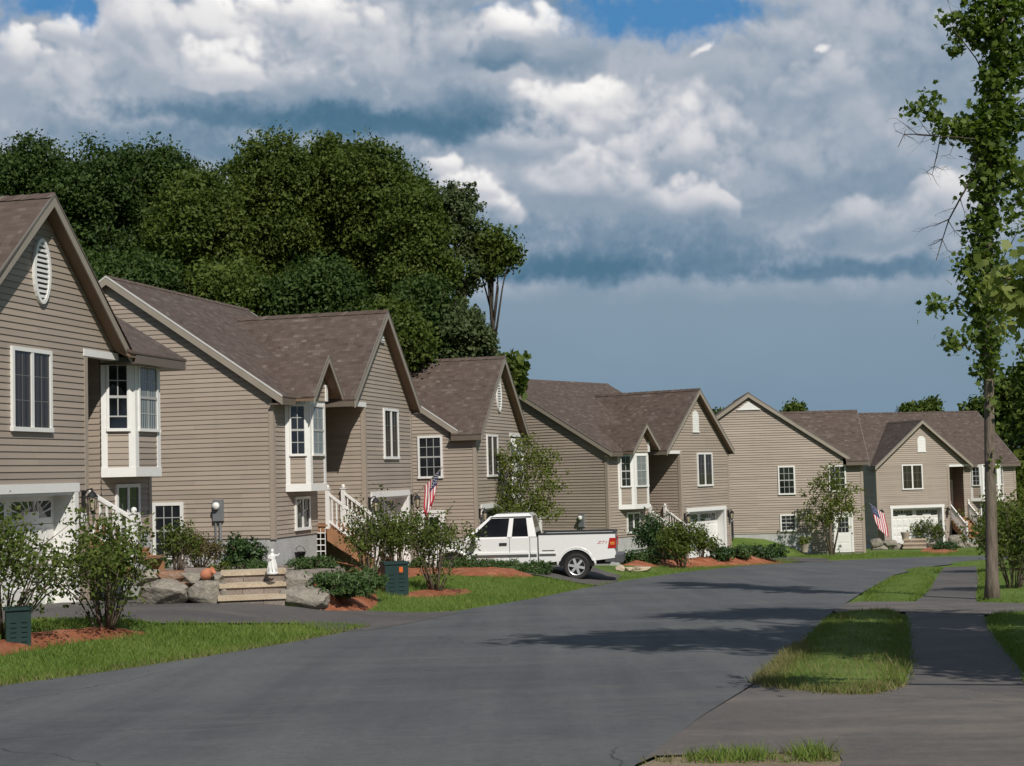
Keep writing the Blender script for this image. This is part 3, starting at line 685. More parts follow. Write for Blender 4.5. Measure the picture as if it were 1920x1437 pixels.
HS[4] = house('tan house with arched vent and dormered bay, right of the birch tree', base_of(1276, 68.5, 37, .95), 37, -4.2, True, wc=-2.15, dormer=True, vent='arch', stair_len=1.2, ys=.15, yr=-5.85, zrise=.06)
LAP = .033
HS[5] = house('tan house turning its broad end wall with white triangular vent and side door', outer_anchor(1617, 78, 4, .95, 4.4, False), 4, -4.62, False, outer_oh=.35, outer_base=.08, outer_step=(-1.72, 1.15), gable_tri=True, zt=4.95, zp=7.45, stair_len=.9,
              side_windows=((-3.33, -2.46, 3.12, 4.58, 'hung'), (-3.30, -2.48, 1.25, 2.1, 'hung'), (-.75, .12, 3.2, 4.55, 'hung'), (-.5, .28, .1, 2.02, 'door')))
LAP = .033
HS[6] = house('far tan house facing the road end, arched white vent and wide white garage door', base_of(1779, 94, 78, .8), 78, -5.03, False, g=4.8, q=.8, L=4.95, bc=3.0, peak=-1.75, half=3.25, zt=4.82, zp=7.6, wc=-2.45, vent='arch', bayw=(.58, 1.1, .5), stair_len=2.0, ys=.6, lawn_z=.2)
# ================================================================== GROUND
def grid_axis(lo, hi, fine_lo, fine_hi, step):
    a = list(np.arange(fine_lo, fine_hi + 1e-6, step)); x, s = fine_hi, step
    while x < hi: s *= 1.35; x += s; a.append(x)
    x, s = fine_lo, step
    while x > lo: s *= 1.35; x -= s; a.insert(0, x)
    return np.array(a)
gx = grid_axis(-1500, 1500, -16, 44, .6); gy = grid_axis(-60, 2500, 6, 110, .6)
XX, YY = np.meshgrid(gx, gy); ZZ = T(XX, YY)
vv = np.stack([XX.ravel(), YY.ravel(), ZZ.ravel()], 1); nx, ny = len(gx), len(gy)
ii, jj = np.meshgrid(np.arange(nx - 1), np.arange(ny - 1)); a = (jj * nx + ii).ravel()
tag(np_mesh('lawn_ground', vv, np.stack([a, a + 1, a + 1 + nx, a + nx], 1), 'lawn', smooth=True), kind='structure')
def in_poly(pts, poly):
    x, y = pts[:, 0], pts[:, 1]; n = len(poly); ins = np.zeros(len(pts), bool); j = n - 1
    for i in range(n):
        xi, yi = poly[i]; xj, yj = poly[j]
        c = ((yi > y) != (yj > y)); 
        with np.errstate(divide='ignore', invalid='ignore'): c &= x < (xj - xi) * (y - yi) / (yj - yi) + xi
        ins ^= c; j = i
    return ins
def smooth_poly(w, it=2):
    for _ in range(it):
        o = []
        for i in range(len(w)):
            p, q = w[i], w[(i + 1) % len(w)]
            o += [(p[0] * .75 + q[0] * .25, p[1] * .75 + q[1] * .25), (p[0] * .25 + q[0] * .75, p[1] * .25 + q[1] * .75)]
        w = o
    return w
def dense(w, step, jit=0.0):
    o = []
    for i in range(len(w)):
        p, q = w[i], w[(i + 1) % len(w)]; L = math.hypot(q[0] - p[0], q[1] - p[1]); n = max(1, int(L / step))
        for k in range(n):
            f = k / n; o.append((p[0] + (q[0] - p[0]) * f + random.uniform(-jit, jit), p[1] + (q[1] - p[1]) * f + random.uniform(-jit, jit)))
    return o
def world_poly(px): return [(lambda p: (p.x, p.y))(gt(*q)) for q in px]
def edge_dist(pts, poly):
    d = np.full(len(pts), 1e9)
    for i in range(len(poly)):
        a = np.array(poly[i]); b = np.array(poly[(i + 1) % len(poly)]); ab = b - a; L2 = (ab ** 2).sum() + 1e-12
        t = np.clip(((pts - a) @ ab) / L2, 0, 1); d = np.minimum(d, np.hypot(*(pts - a - t[:, None] * ab).T))
    return d
def sheet(name, poly, mat, off, step=.5, jit=0.0, mound=0.0, mound_w=.6, rough=0.0, skirt=0.0):
    w = dense(poly, step * .7, jit); P = np.array(w)
    x0, y0 = P.min(0); x1, y1 = P.max(0)
    g = np.array([(x + random.uniform(-.1, .1) * step, y + random.uniform(-.1, .1) * step) for x in np.arange(x0, x1, step) for y in np.arange(y0, y1, step)])
    g = g[in_poly(g, w)] if len(g) else g
    if len(g): g = g[edge_dist(g, w) > step * .35]
    vs = [Vector(p) for p in w] + [Vector(p) for p in g]
    r = delaunay_2d_cdt(vs, [(i, (i + 1) % len(w)) for i in range(len(w))], [list(range(len(w)))], 1, 1e-4)
    V = np.array([(v.x, v.y) for v in r[0]]); Fc = [f for f in r[2] if len(f) == 3]
    z = T(V[:, 0], V[:, 1]) + off
    if mound or rough:
        e = edge_dist(V, w); k = sstep(0, mound_w, e); z = z + k * (mound + rough * rng.normal(0, 1, len(V)))
        z = np.where(e < 1e-3, T(V[:, 0], V[:, 1]) + .004, z)
    if skirt: z = np.where(edge_dist(V, w) < 1e-3, z - skirt, z)
    return np_mesh(name, np.column_stack([V, z]), np.array(Fc), mat, smooth=True)
# road and other paved surfaces
lw = [(p.x, p.y) for p in _le]
RE_PX = [(1100, 1520), (1200, 1437), (1320, 1347), (1420, 1284), (1475, 1243), (1520, 1195), (1562, 1150), (1615, 1115), (1680, 1079), (1755, 1063), (1860, 1053), (2100, 1047)]
rw = [(lambda p: (p.x, p.y))(flat(*p)) for p in RE_PX]
road_w = [(lw[0][0] - 3, 4.0)] + lw[0:] + rw[::-1] + [(rw[0][0] - .3, 4.0)]
tag(sheet('road', road_w, 'road', .030, .6), kind='structure')
driveL = world_poly([(20, 1152), (60, 1144), (150, 1134), (275, 1128), (410, 1136), (520, 1138), (600, 1147), (705, 1149), (845, 1149), (860, 1153), (770, 1172), (690, 1186), (650, 1188), (560, 1172), (300, 1173), (60, 1168), (0, 1175)])
h1 = HS[1]
p_a, p_b = h1(-4.4, .2, 0), h1(0.1, .2, 0)
driveL[0:3] = [(p_a.x - 1.5, p_a.y - 2.5), (p_a.x, p_a.y), (p_b.x, p_b.y)]
tag(sheet('driveway', driveL, 'drive', .034, .4), kind='structure')
h2, h3 = HS[2], HS[3]
a2, b2 = h2(-4.4, .6, 0), h2(.1, .6, 0)
drive2 = [(b2.x, b2.y), (a2.x, a2.y)] + [(lambda p: (p.x, p.y))(h3(-4.3, .6, 0)), (lambda p: (p.x, p.y))(h3(0, .6, 0))] + world_poly([(1130, 1072), (1165, 1081), (1152, 1095), (1125, 1100), (1090, 1096), (1010, 1081), (960, 1075), (890, 1068)])
tag(sheet('driveway', drive2, 'drive', .036, .5), kind='structure')
h4 = HS[4]
d4 = [(lambda p: (p.x, p.y))(h4(0, .6, 0)), (lambda p: (p.x, p.y))(h4(-4.4, .6, 0))] + world_poly([(1470, 1046), (1550, 1049), (1562, 1056), (1500, 1055)])
tag(sheet('driveway', d4, 'drive', .036, .6), kind='structure')
h6 = HS[6]
d6 = [(lambda p: (p.x, p.y))(h6(*v, 0)) for v in ((-4.6, .5), (-4.6, 3.2), (-.6, 3.6), (3, 5.5), (9, 7), (9, 2.5), (2, 2.2), (0, .5))]
tag(sheet('driveway', d6, 'drive', .030, .8), kind='structure')
# near side pavements on the right
walk = world_poly([(1700, 1312), (1701, 1200), (1698, 1147), (1740, 1112), (1760, 1080), (1770, 1066), (1830, 1064), (1836, 1088), (1830, 1128), (1846, 1158), (1866, 1200), (1916, 1262), (1990, 1345)])
tag(sheet('sidewalk', walk, 'drive', .034, .35), kind='structure')
cross = world_poly([(1590, 1134), (1625, 1132), (1740, 1132), (1860, 1134), (2000, 1137), (2000, 1152), (1850, 1157), (1700, 1152), (1570, 1154), (1560, 1148)])
tag(sheet('driveway', cross, 'drive_near', .040, .35), kind='structure')
near = world_poly([(1190, 1446), (1320, 1350), (1424, 1286), (1480, 1300), (1560, 1309), (1640, 1310), (1700, 1292), (1800, 1300), (1990, 1330), (2150, 1350), (2150, 1600), (1500, 1600), (1580, 1437), (1570, 1420), (1400, 1424), (1230, 1428)])
tag(sheet('driveway', near, 'drive_near', .038, .3), kind='structure')
soil = world_poly([(1195, 1447), (1235, 1430), (1400, 1422), (1575, 1418), (1585, 1440), (1600, 1540), (1150, 1540)])
tag(sheet('verge', soil, 'soil', .030, .25), kind='structure')
sx_ = world_poly([(1412, 1284), (1470, 1238), (1515, 1196), (1500, 1230), (1450, 1290)])
tag(sheet('verge', sx_, 'soil', .046, .2, .02), kind='structure')
# lawns with a turf edge: strips between the paving
strips = dict(
    a=[(1418, 1286), (1480, 1240), (1522, 1196), (1566, 1152), (1698, 1149), (1704, 1240), (1702, 1290), (1640, 1309), (1560, 1307), (1480, 1299)],
    b=[(1612, 1127), (1640, 1105), (1682, 1080), (1752, 1080), (1742, 1108), (1724, 1131), (1650, 1133)],
    c=[(1690, 1074), (1720, 1067), (1768, 1066), (1764, 1073), (1745, 1077)],
    d=[(1846, 1158), (1920, 1153), (2050, 1152), (2050, 1330), (1930, 1300), (1916, 1262), (1866, 1200)],
    e=[(1836, 1132), (1832, 1120), (1838, 1080), (1834, 1066), (1950, 1062), (2060, 1070), (2060, 1136), (1920, 1136)],
    f=[(1760, 1060), (1850, 1052), (2000, 1050), (2000, 1058), (1840, 1061)])
lawn_polys = []
for k, v in strips.items():
    w = smooth_poly(world_poly(v), 1); lawn_polys.append((k, w))
    tag(sheet('lawn_strip', w, 'lawn', .055, .3, .02, mound=.02, mound_w=.5), kind='structure')
# mulch beds
beds = {
    'm1': ([(-60, 1222), (20, 1196), (90, 1186), (200, 1180), (290, 1186), (230, 1197), (120, 1208), (30, 1226), (-40, 1240)], .04),
    'm2': ([(592, 1146), (604, 1122), (630, 1100), (700, 1060), (760, 1062), (860, 1068), (960, 1076), (1012, 1082), (960, 1086), (880, 1082), (800, 1078), (740, 1090), (700, 1108), (712, 1132), (690, 1146), (640, 1151)], .10),
    'm3': ([(742, 1118), (780, 1108), (860, 1106), (894, 1111), (850, 1119), (790, 1122)], .03),
    'm5': ([(1246, 1066), (1280, 1061), (1316, 1062), (1290, 1067)], .02),
    'm6': ([(1720, 1032), (1760, 1026), (1800, 1030), (1790, 1038), (1740, 1040)], .05)}
for k, (v, h) in beds.items():
    w = smooth_poly(world_poly(v), 1)
    tag(sheet('mulch', w, 'mulch', .05, .22 if k in ('m1', 'm2', 'm3') else .4, .03, mound=h, mound_w=.5, rough=.012), kind='stuff')
berm = smooth_poly([(at(x, 1000, d).x, d) for (x, d) in ((1150, 55.6), (1172, 58), (1215, 60), (1300, 62), (1380, 64), (1440, 64.5), (1484, 63), (1400, 60.3), (1330, 59), (1270, 57.6), (1236, 56.2), (1226, 55.2), (1180, 54.6))], 1)
tag(sheet('mulch', berm, 'mulch', .05, .35, .03, mound=.34, mound_w=1.3, rough=.015), kind='stuff')
# ------------------------------------------------------------------ grass blades
def blades(name, poly, dens, h, mat, seed, near=None, excl=()):
    r = np.random.default_rng(seed); P = np.array(poly); x0, y0 = P.min(0); x1, y1 = P.max(0)
    n = int((x1 - x0) * (y1 - y0) * dens); pts = np.column_stack([r.uniform(x0, x1, n), r.uniform(y0, y1, n)])
    pts = pts[in_poly(pts, poly)]
    for e in excl: pts = pts[~in_poly(pts, e)]
    cl = np.sin(pts[:, 0] * 5.1 + np.cos(pts[:, 1] * 3.7) * 2) * np.sin(pts[:, 1] * 4.3 + 1.3 * np.sin(pts[:, 0] * 2.9))
    pts = pts + r.normal(0, .035, pts.shape)
    hh = h * (r.uniform(.55, 1.25, len(pts)) + .25 * cl); a = r.uniform(0, 2 * np.pi, len(pts)); w = .0045 + .0035 * r.random(len(pts)); ln = r.normal(0, .5, (len(pts), 2)) * hh[:, None]
    z = T(pts[:, 0], pts[:, 1]) + .02
    dx = np.cos(a) * w; dy = np.sin(a) * w
    v = np.empty((len(pts), 3, 3)); v[:, 0] = np.column_stack([pts[:, 0] - dx, pts[:, 1] - dy, z]); v[:, 1] = np.column_stack([pts[:, 0] + dx, pts[:, 1] + dy, z]); v[:, 2] = np.column_stack([pts[:, 0] + ln[:, 0], pts[:, 1] + ln[:, 1], z + hh])
    return v.reshape(-1, 3)
def blade_obj(name, vs, mat):
    v = np.concatenate(vs); f = np.arange(len(v)).reshape(-1, 3); return tag(np_mesh(name, v, f, mat), kind='stuff')
LP = dict(lawn_polys)
vs = [blades('', LP['a'], 2600, .065, '', 1), blades('', LP['b'], 700, .08, '', 2), blades('', LP['d'], 1400, .08, '', 3), blades('', LP['e'], 500, .08, '', 4), blades('', LP['c'], 300, .09, '', 5),
      blades('', LP['f'], 120, .09, '', 6)]
vs.append(blades('', world_poly([(1290, 1427), (1330, 1421), (1430, 1420), (1440, 1437), (1300, 1440)]), 2600, .09, '', 7)); vs.append(blades('', world_poly([(1490, 1428), (1500, 1420), (1545, 1419), (1560, 1437), (1490, 1440)]), 2600, .10, '', 8))
front_lawn = world_poly([(-120, 1322), (0, 1291), (200, 1264), (400, 1233), (560, 1206), (690, 1179), (650, 1174), (560, 1171), (300, 1172), (60, 1167), (-60, 1182), (-150, 1230)])
mid_lawn = world_poly([(690, 1150), (715, 1133), (705, 1108), (745, 1092), (800, 1080), (880, 1084), (1010, 1083), (1060, 1090), (1125, 1101), (1150, 1094), (1000, 1125), (850, 1148)])
far_lawn = world_poly([(1160, 1078), (1230, 1072), (1232, 1060), (1270, 1050), (1400, 1050), (1490, 1050), (1500, 1055), (1400, 1062), (1280, 1075), (1152, 1092)])
excl = [smooth_poly(world_poly(beds[k][0]), 1) for k in ('m1', 'm3', 'm5')]
vs += [blades('', front_lawn, 750, .075, '', 11, excl=excl), blades('', mid_lawn, 420, .075, '', 12, excl=excl), blades('', far_lawn, 160, .08, '', 13, excl=excl)]
vs.append(blades('', world_poly([(1562, 1052), (1700, 1046), (1850, 1042), (1850, 1034), (1700, 1037), (1560, 1040), (1490, 1043)]), 90, .10, '', 14))
blade_obj('grass', vs, 'grass')
dr = [blades('', world_poly([(1410, 1288), (1470, 1238), (1500, 1214), (1512, 1222), (1480, 1262), (1450, 1296), (1430, 1294)]), 2400, .10, '', 21), blades('', smooth_poly(world_poly([(1440, 1294), (1560, 1300), (1690, 1290), (1700, 1298), (1640, 1312), (1560, 1311), (1440, 1300)]), 1), 1500, .09, '', 22),
      blades('', LP['a'], 260, .11, '', 23), blades('', world_poly([(1200, 1440), (1240, 1430), (1400, 1422), (1575, 1418), (1580, 1440)]), 500, .06, '', 24),
      blades('', world_poly([(-60, 1308), (0, 1293), (200, 1266), (400, 1235), (560, 1207), (690, 1181), (690, 1178), (560, 1202), (400, 1229), (200, 1258), (0, 1284), (-60, 1298)]), 420, .07, '', 25)]
blade_obj('dry_grass', dr, 'grass_dry')
# sloping turf bank against the far end wall
h5 = HS[5]
bm_ = MB(); pts = []
xs = np.linspace(-3.0, -9.3, 14); prof = [(-4.4, lambda y: np.interp(y, [-9.4, -5.5, -4.0, -2.6, -1.9], [.95, .98, .85, .35, -.02])), (-5.6, lambda y: np.interp(y, [-9.4, -5.5, -4.0, -2.6, -1.9], [.75, .78, .6, .2, -.06])), (-7.6, lambda y: np.interp(y, [-9.4, -5.5, -4, -1.9], [.25, .25, .1, -.12])), (-9.2, lambda y: -.22)]
ys = np.linspace(-9.3, -1.6, 16)
G0 = [[h5(px_, y, 0) for y in ys] for px_, _ in prof]
for i, (px_, fz) in enumerate(prof):
    for j, y in enumerate(ys): G0[i][j].z = max(Tz(G0[i][j].x, G0[i][j].y) - .15, h5(px_, y, float(fz(y))).z) if i < 3 else Tz(G0[i][j].x, G0[i][j].y) - .1
for i in range(3):
    for j in range(15): bm_.face([G0[i][j], G0[i][j + 1], G0[i + 1][j + 1], G0[i + 1][j]])
tag(bm_.build('lawn_bank', 'lawn', smooth=True), kind='structure')
# ================================================================== PLANTS
def quads(cent, size, r, nrm=None, asp=1.5, droop=0.0):
    """folded leaf quads (two triangles sharing the midrib) at the given centres"""
    n = len(cent); d = r.normal(0, 1, (n, 3)); d[:, 2] -= droop; d /= np.linalg.norm(d, axis=1)[:, None]
    e = r.normal(0, 1, (n, 3))
    if nrm is not None: e = e * .7 + nrm
    e -= (e * d).sum(1)[:, None] * d; e /= np.linalg.norm(e, axis=1)[:, None] + 1e-9
    s = size * r.uniform(.6, 1.25, n)[:, None]; w = np.cross(d, e)
    tip = cent + d * s * asp * .5; base = cent - d * s * asp * .5; fold = e * s * .18
    v = np.stack([base, cent + w * s * .42 + fold, tip, cent - w * s * .42 + fold], 1).reshape(-1, 3)
    return v, np.arange(n * 4).reshape(-1, 4)
def crown_points(r, blobs, n_cl, per, cl_r, shell=.55):
    """leaf centres: clusters spread through a union of ellipsoids, denser towards the outside"""
    vol = np.array([b[3] * b[4] * b[5] for b in blobs]) ** .8; vol = vol / vol.sum(); out = []; nr = []
    cnt = r.multinomial(n_cl, vol)
    for b, k in zip(blobs, cnt):
        d = r.normal(0, 1, (k, 3)); d /= np.linalg.norm(d, axis=1)[:, None]
        rr = (shell + (1 - shell) * r.random(k)) ** .7 * (1 + .10 * np.clip(r.normal(0, 1, k), -2, 1.3))
        c = np.array(b[:3]) + d * rr[:, None] * np.array(b[3:6])
        sz = cl_r * r.uniform(.6, 1.35, k)
        p = np.repeat(c, per, 0) + np.clip(r.normal(0, .5, (k * per, 3)), -.85, .85) * np.repeat(sz, per)[:, None] * np.array([1, 1, .75])
        out.append(p); nr.append(np.repeat(d * [1, 1, .6] + [0, 0, .5], per, 0))
    return np.concatenate(out), np.concatenate(nr)
def limbs(mb, base, top, r0, r1, targets, rr, wob=.15, n=7, start=.35):
    pts = [Vector(base).lerp(Vector(top), k / 7) + Vector((random.uniform(-1, 1), random.uniform(-1, 1), 0)) * wob * (k > 0) * .5 for k in range(8)]
    mb.tube(pts, [r0 * (1.35 if k == 0 else 1) + (r1 - r0) * k / 7 for k in range(8)], n)
    for tg in targets:
        tg = Vector(tg); f = min(.95, max(start, (tg.z - base[2]) / max(.1, top[2] - base[2]) - random.uniform(.12, .3)))
        k = f * 7; i = min(6, int(k)); p0 = pts[i].lerp(pts[i + 1], k - i); m = p0.lerp(tg, .5) + Vector((random.uniform(-.2, .2), random.uniform(-.2, .2), random.uniform(.0, .3))) * (tg - p0).length * .3
        q = r0 + (r1 - r0) * f; q = min(q * .5, rr); mb.tube([p0, p0.lerp(m, .6), m, m.lerp(tg, .55), tg], [q, q * .8, q * .62, q * .42, q * .18], 5)
def tree(name, base, blobs, n_cl, per, cl_r, leaf, lmat, bmat, label, cat='tree', group=None, r0=.2, r1=.05, top=None, seed=1, nl=10, shell=.5, asp=1.4, kindless=False, trunk_start=.3):
    r = np.random.default_rng(seed); random.seed(seed)
    t = empty(name, base, 0, label, cat, group); B = Vector(base)
    p, nr = crown_points(r, blobs, n_cl, per, cl_r, shell); v, f = quads(p, leaf, r, nr, asp)
    tp = top if top else (np.mean([b[0] for b in blobs]), np.mean([b[1] for b in blobs]), max(b[2] + b[5] * .6 for b in blobs))
    mb = MB(); idx = r.integers(0, len(p), nl)
    limbs(mb, Vector((0, 0, -.3)), Vector(tp), r0, r1, [p[i] for i in idx], r0 * .5, start=trunk_start)
    mb.build('trunk', bmat, t, smooth=True)
    np_mesh('crown', v, f, lmat, t)
    return t
def px_tree(name, cx, top, bot, hw, D, label, lmat, bmat='bark_dark', seed=1, n_cl=420, per=26, cl=.55, leaf=.2, group='wooded trees behind the row of houses', lobes=9, shell=.45, foot=None, dz=None, squash=.8, lean=0):
    """tree whose crown spans top..bot (photo rows) about column cx at depth D"""
    r = np.random.default_rng(seed + 100); k = D / F
    bx = at(cx + lean, 880, D); z0 = Tz(bx.x, bx.y); H = (at(cx, top, D).z - z0); hb = at(cx, bot, D).z - z0; w = hw * k
    zc = (H + hb) / 2; hz = (H - hb) / 2
    blobs = [(0, 0, zc, w * .70, w * .70, hz * .80)]
    for i in range(lobes):
        a = r.uniform(0, 2 * math.pi); e = r.uniform(-.75, .95); c = math.sqrt(1 - e * e * .8)
        s = r.uniform(.26, .48)
        blobs.append((math.cos(a) * w * .66 * c, math.sin(a) * w * .66 * c, zc + e * hz * .68, w * s, w * s, min(hz, w * 1.3) * s * squash))
    tv = min(w * .62, hz * .5); blobs.append((r.uniform(-.15, .15) * w, 0, H - tv, w * .68, w * .68, tv)); blobs.append((r.uniform(-.4, .4) * w, 0, H - tv * 1.5, w * .7, w * .7, tv))
    return tree(name, (bx.x, bx.y, z0), blobs, n_cl, per, cl, leaf, lmat, bmat, label, group=group, r0=.22, r1=.05, seed=seed, nl=14, shell=shell)
G_W = 'wooded trees behind the row of houses'
wood = [  # cx, top, bot, half-width, D, material, clusters, label
    (-40, 300, 640, 120, 70, 'leaf_wood', 300, 'dark oak at the left frame edge behind the nearest roof'),
    (60, 258, 560, 88, 66, 'leaf_wood_b', 420, 'oak with sky gaps rising just above the nearest roof'),
    (185, 272, 640, 92, 66, 'leaf_wood_b', 520, 'dark maple standing right of the nearest gable peak'),
    (283, 262, 640, 78, 69, 'leaf_wood_b', 520, 'maple with a pale sky hole in its upper crown'),
    (382, 322, 660, 98, 63, 'leaf_wood', 560, 'broad tree in the dip of the treetops'),
    (520, 252, 660, 100, 66, 'leaf_wood', 640, 'tallest rounded oak of the wood'),
    (628, 256, 680, 98, 68, 'leaf_wood', 640, 'tall oak right of the tallest rounded oak'),
    (716, 268, 690, 96, 66, 'leaf_wood', 620, 'oak sloping down toward the right end of the wood'),
    (785, 352, 700, 68, 63, 'leaf_wood', 420, 'oak at the shoulder where the wood drops away'),
    (868, 345, 620, 48, 64, 'leaf_wood_c', 105, 'thin greyish locust with open crown at the edge of the wood'),
    (932, 425, 535, 38, 64, 'leaf_wood', 100, 'small oak crown hanging out at the right tip of the wood'),
    (250, 470, 700, 110, 57, 'leaf_wood_b', 420, 'dark low tree filling in behind the sunlit end wall roof'),
    (430, 500, 700, 105, 57, 'leaf_wood', 430, 'low tree directly behind the main ridge of the second house'),
    (590, 492, 720, 92, 57, 'leaf_wood_b', 430, 'rounded dark maple low in front of the tall oaks'),
    (715, 560, 730, 80, 57, 'leaf_wood', 360, 'low bushy tree behind the garage gable of the second house'),
    (872, 575, 720, 54, 60, 'leaf_wood_c', 230, 'feathery low tree behind the third house roof'),
    (800, 520, 720, 60, 60, 'leaf_wood_b', 260, 'dim understorey tree below the oak shoulder'),
    (122, 318, 600, 90, 74, 'leaf_wood', 380, 'tree filling the dip right of the first oak'), (335, 300, 640, 90, 74, 'leaf_wood', 400, 'tree standing deeper in the wood behind the sky hole'), (455, 300, 640, 90, 75, 'leaf_wood_b', 420, 'deeper tree left of the tallest rounded oak'), (575, 290, 640, 100, 76, 'leaf_wood', 420, 'deeper tree between the two tall oaks'), (672, 285, 640, 95, 76, 'leaf_wood', 420, 'deeper tree behind the oak that slopes down'), (768, 315, 650, 66, 74, 'leaf_wood', 320, 'deeper tree behind the oak shoulder')]
for i, (cx, top, bot, hw, D, m, n, lab) in enumerate(wood):
    px_tree('oak_tree' if 'oak' in lab else 'maple_tree' if 'maple' in lab else 'tree', cx, top, bot, hw * 1.12, D, lab, m, seed=20 + i, n_cl=int(n * 1.3), group=G_W, per=58, leaf=.135, cl=.60 if m != 'leaf_wood_c' else .42)
# a bare branch reaching out at the right edge of the wood
far = [(1497, 756, 800, 24, 150, 'round crown just above the far roof ridge', 'tree'), (1712, 754, 830, 20, 140, 'left of two distant trees above the far house ridge', 'tree'), (1752, 746, 830, 26, 140, 'right, taller of two distant trees above the far house ridge', 'tree'),
       (1352, 768, 850, 26, 140, 'distant tree peeking behind the white peak vent gable', 'tree'), (958, 678, 730, 12, 62, 'tiny treetop beside the third house gable', 'tree')]
for i, (cx, top, bot, hw, D, lab, nm) in enumerate(far):
    px_tree(nm, cx, top, bot, hw, D, lab, 'leaf_wood', seed=60 + i, n_cl=110, per=18, leaf=.30, cl=.6, lobes=6, group='distant trees beyond the houses')
right = [(1850, 742, 1010, 52, 125, 'dark tree directly behind the tall trunk'), (1905, 690, 1010, 60, 120, 'dark tree at the right frame edge above the bushes'), (1962, 640, 1000, 70, 110, 'tree cut by the right frame edge'), (1925, 850, 1040, 50, 105, 'lower bushy tree behind the right hand bushes'), (1880, 880, 1030, 30, 112, 'small round tree between the far house corner and the bushes')]
for i, (cx, top, bot, hw, D, lab) in enumerate(right):
    px_tree('tree', cx, top, bot, hw, D, lab, 'leaf_wood' if i != 3 else 'leaf_olive', seed=70 + i, n_cl=320, per=22, leaf=.34, cl=.8, lobes=8, group='trees at the right beyond the far house')
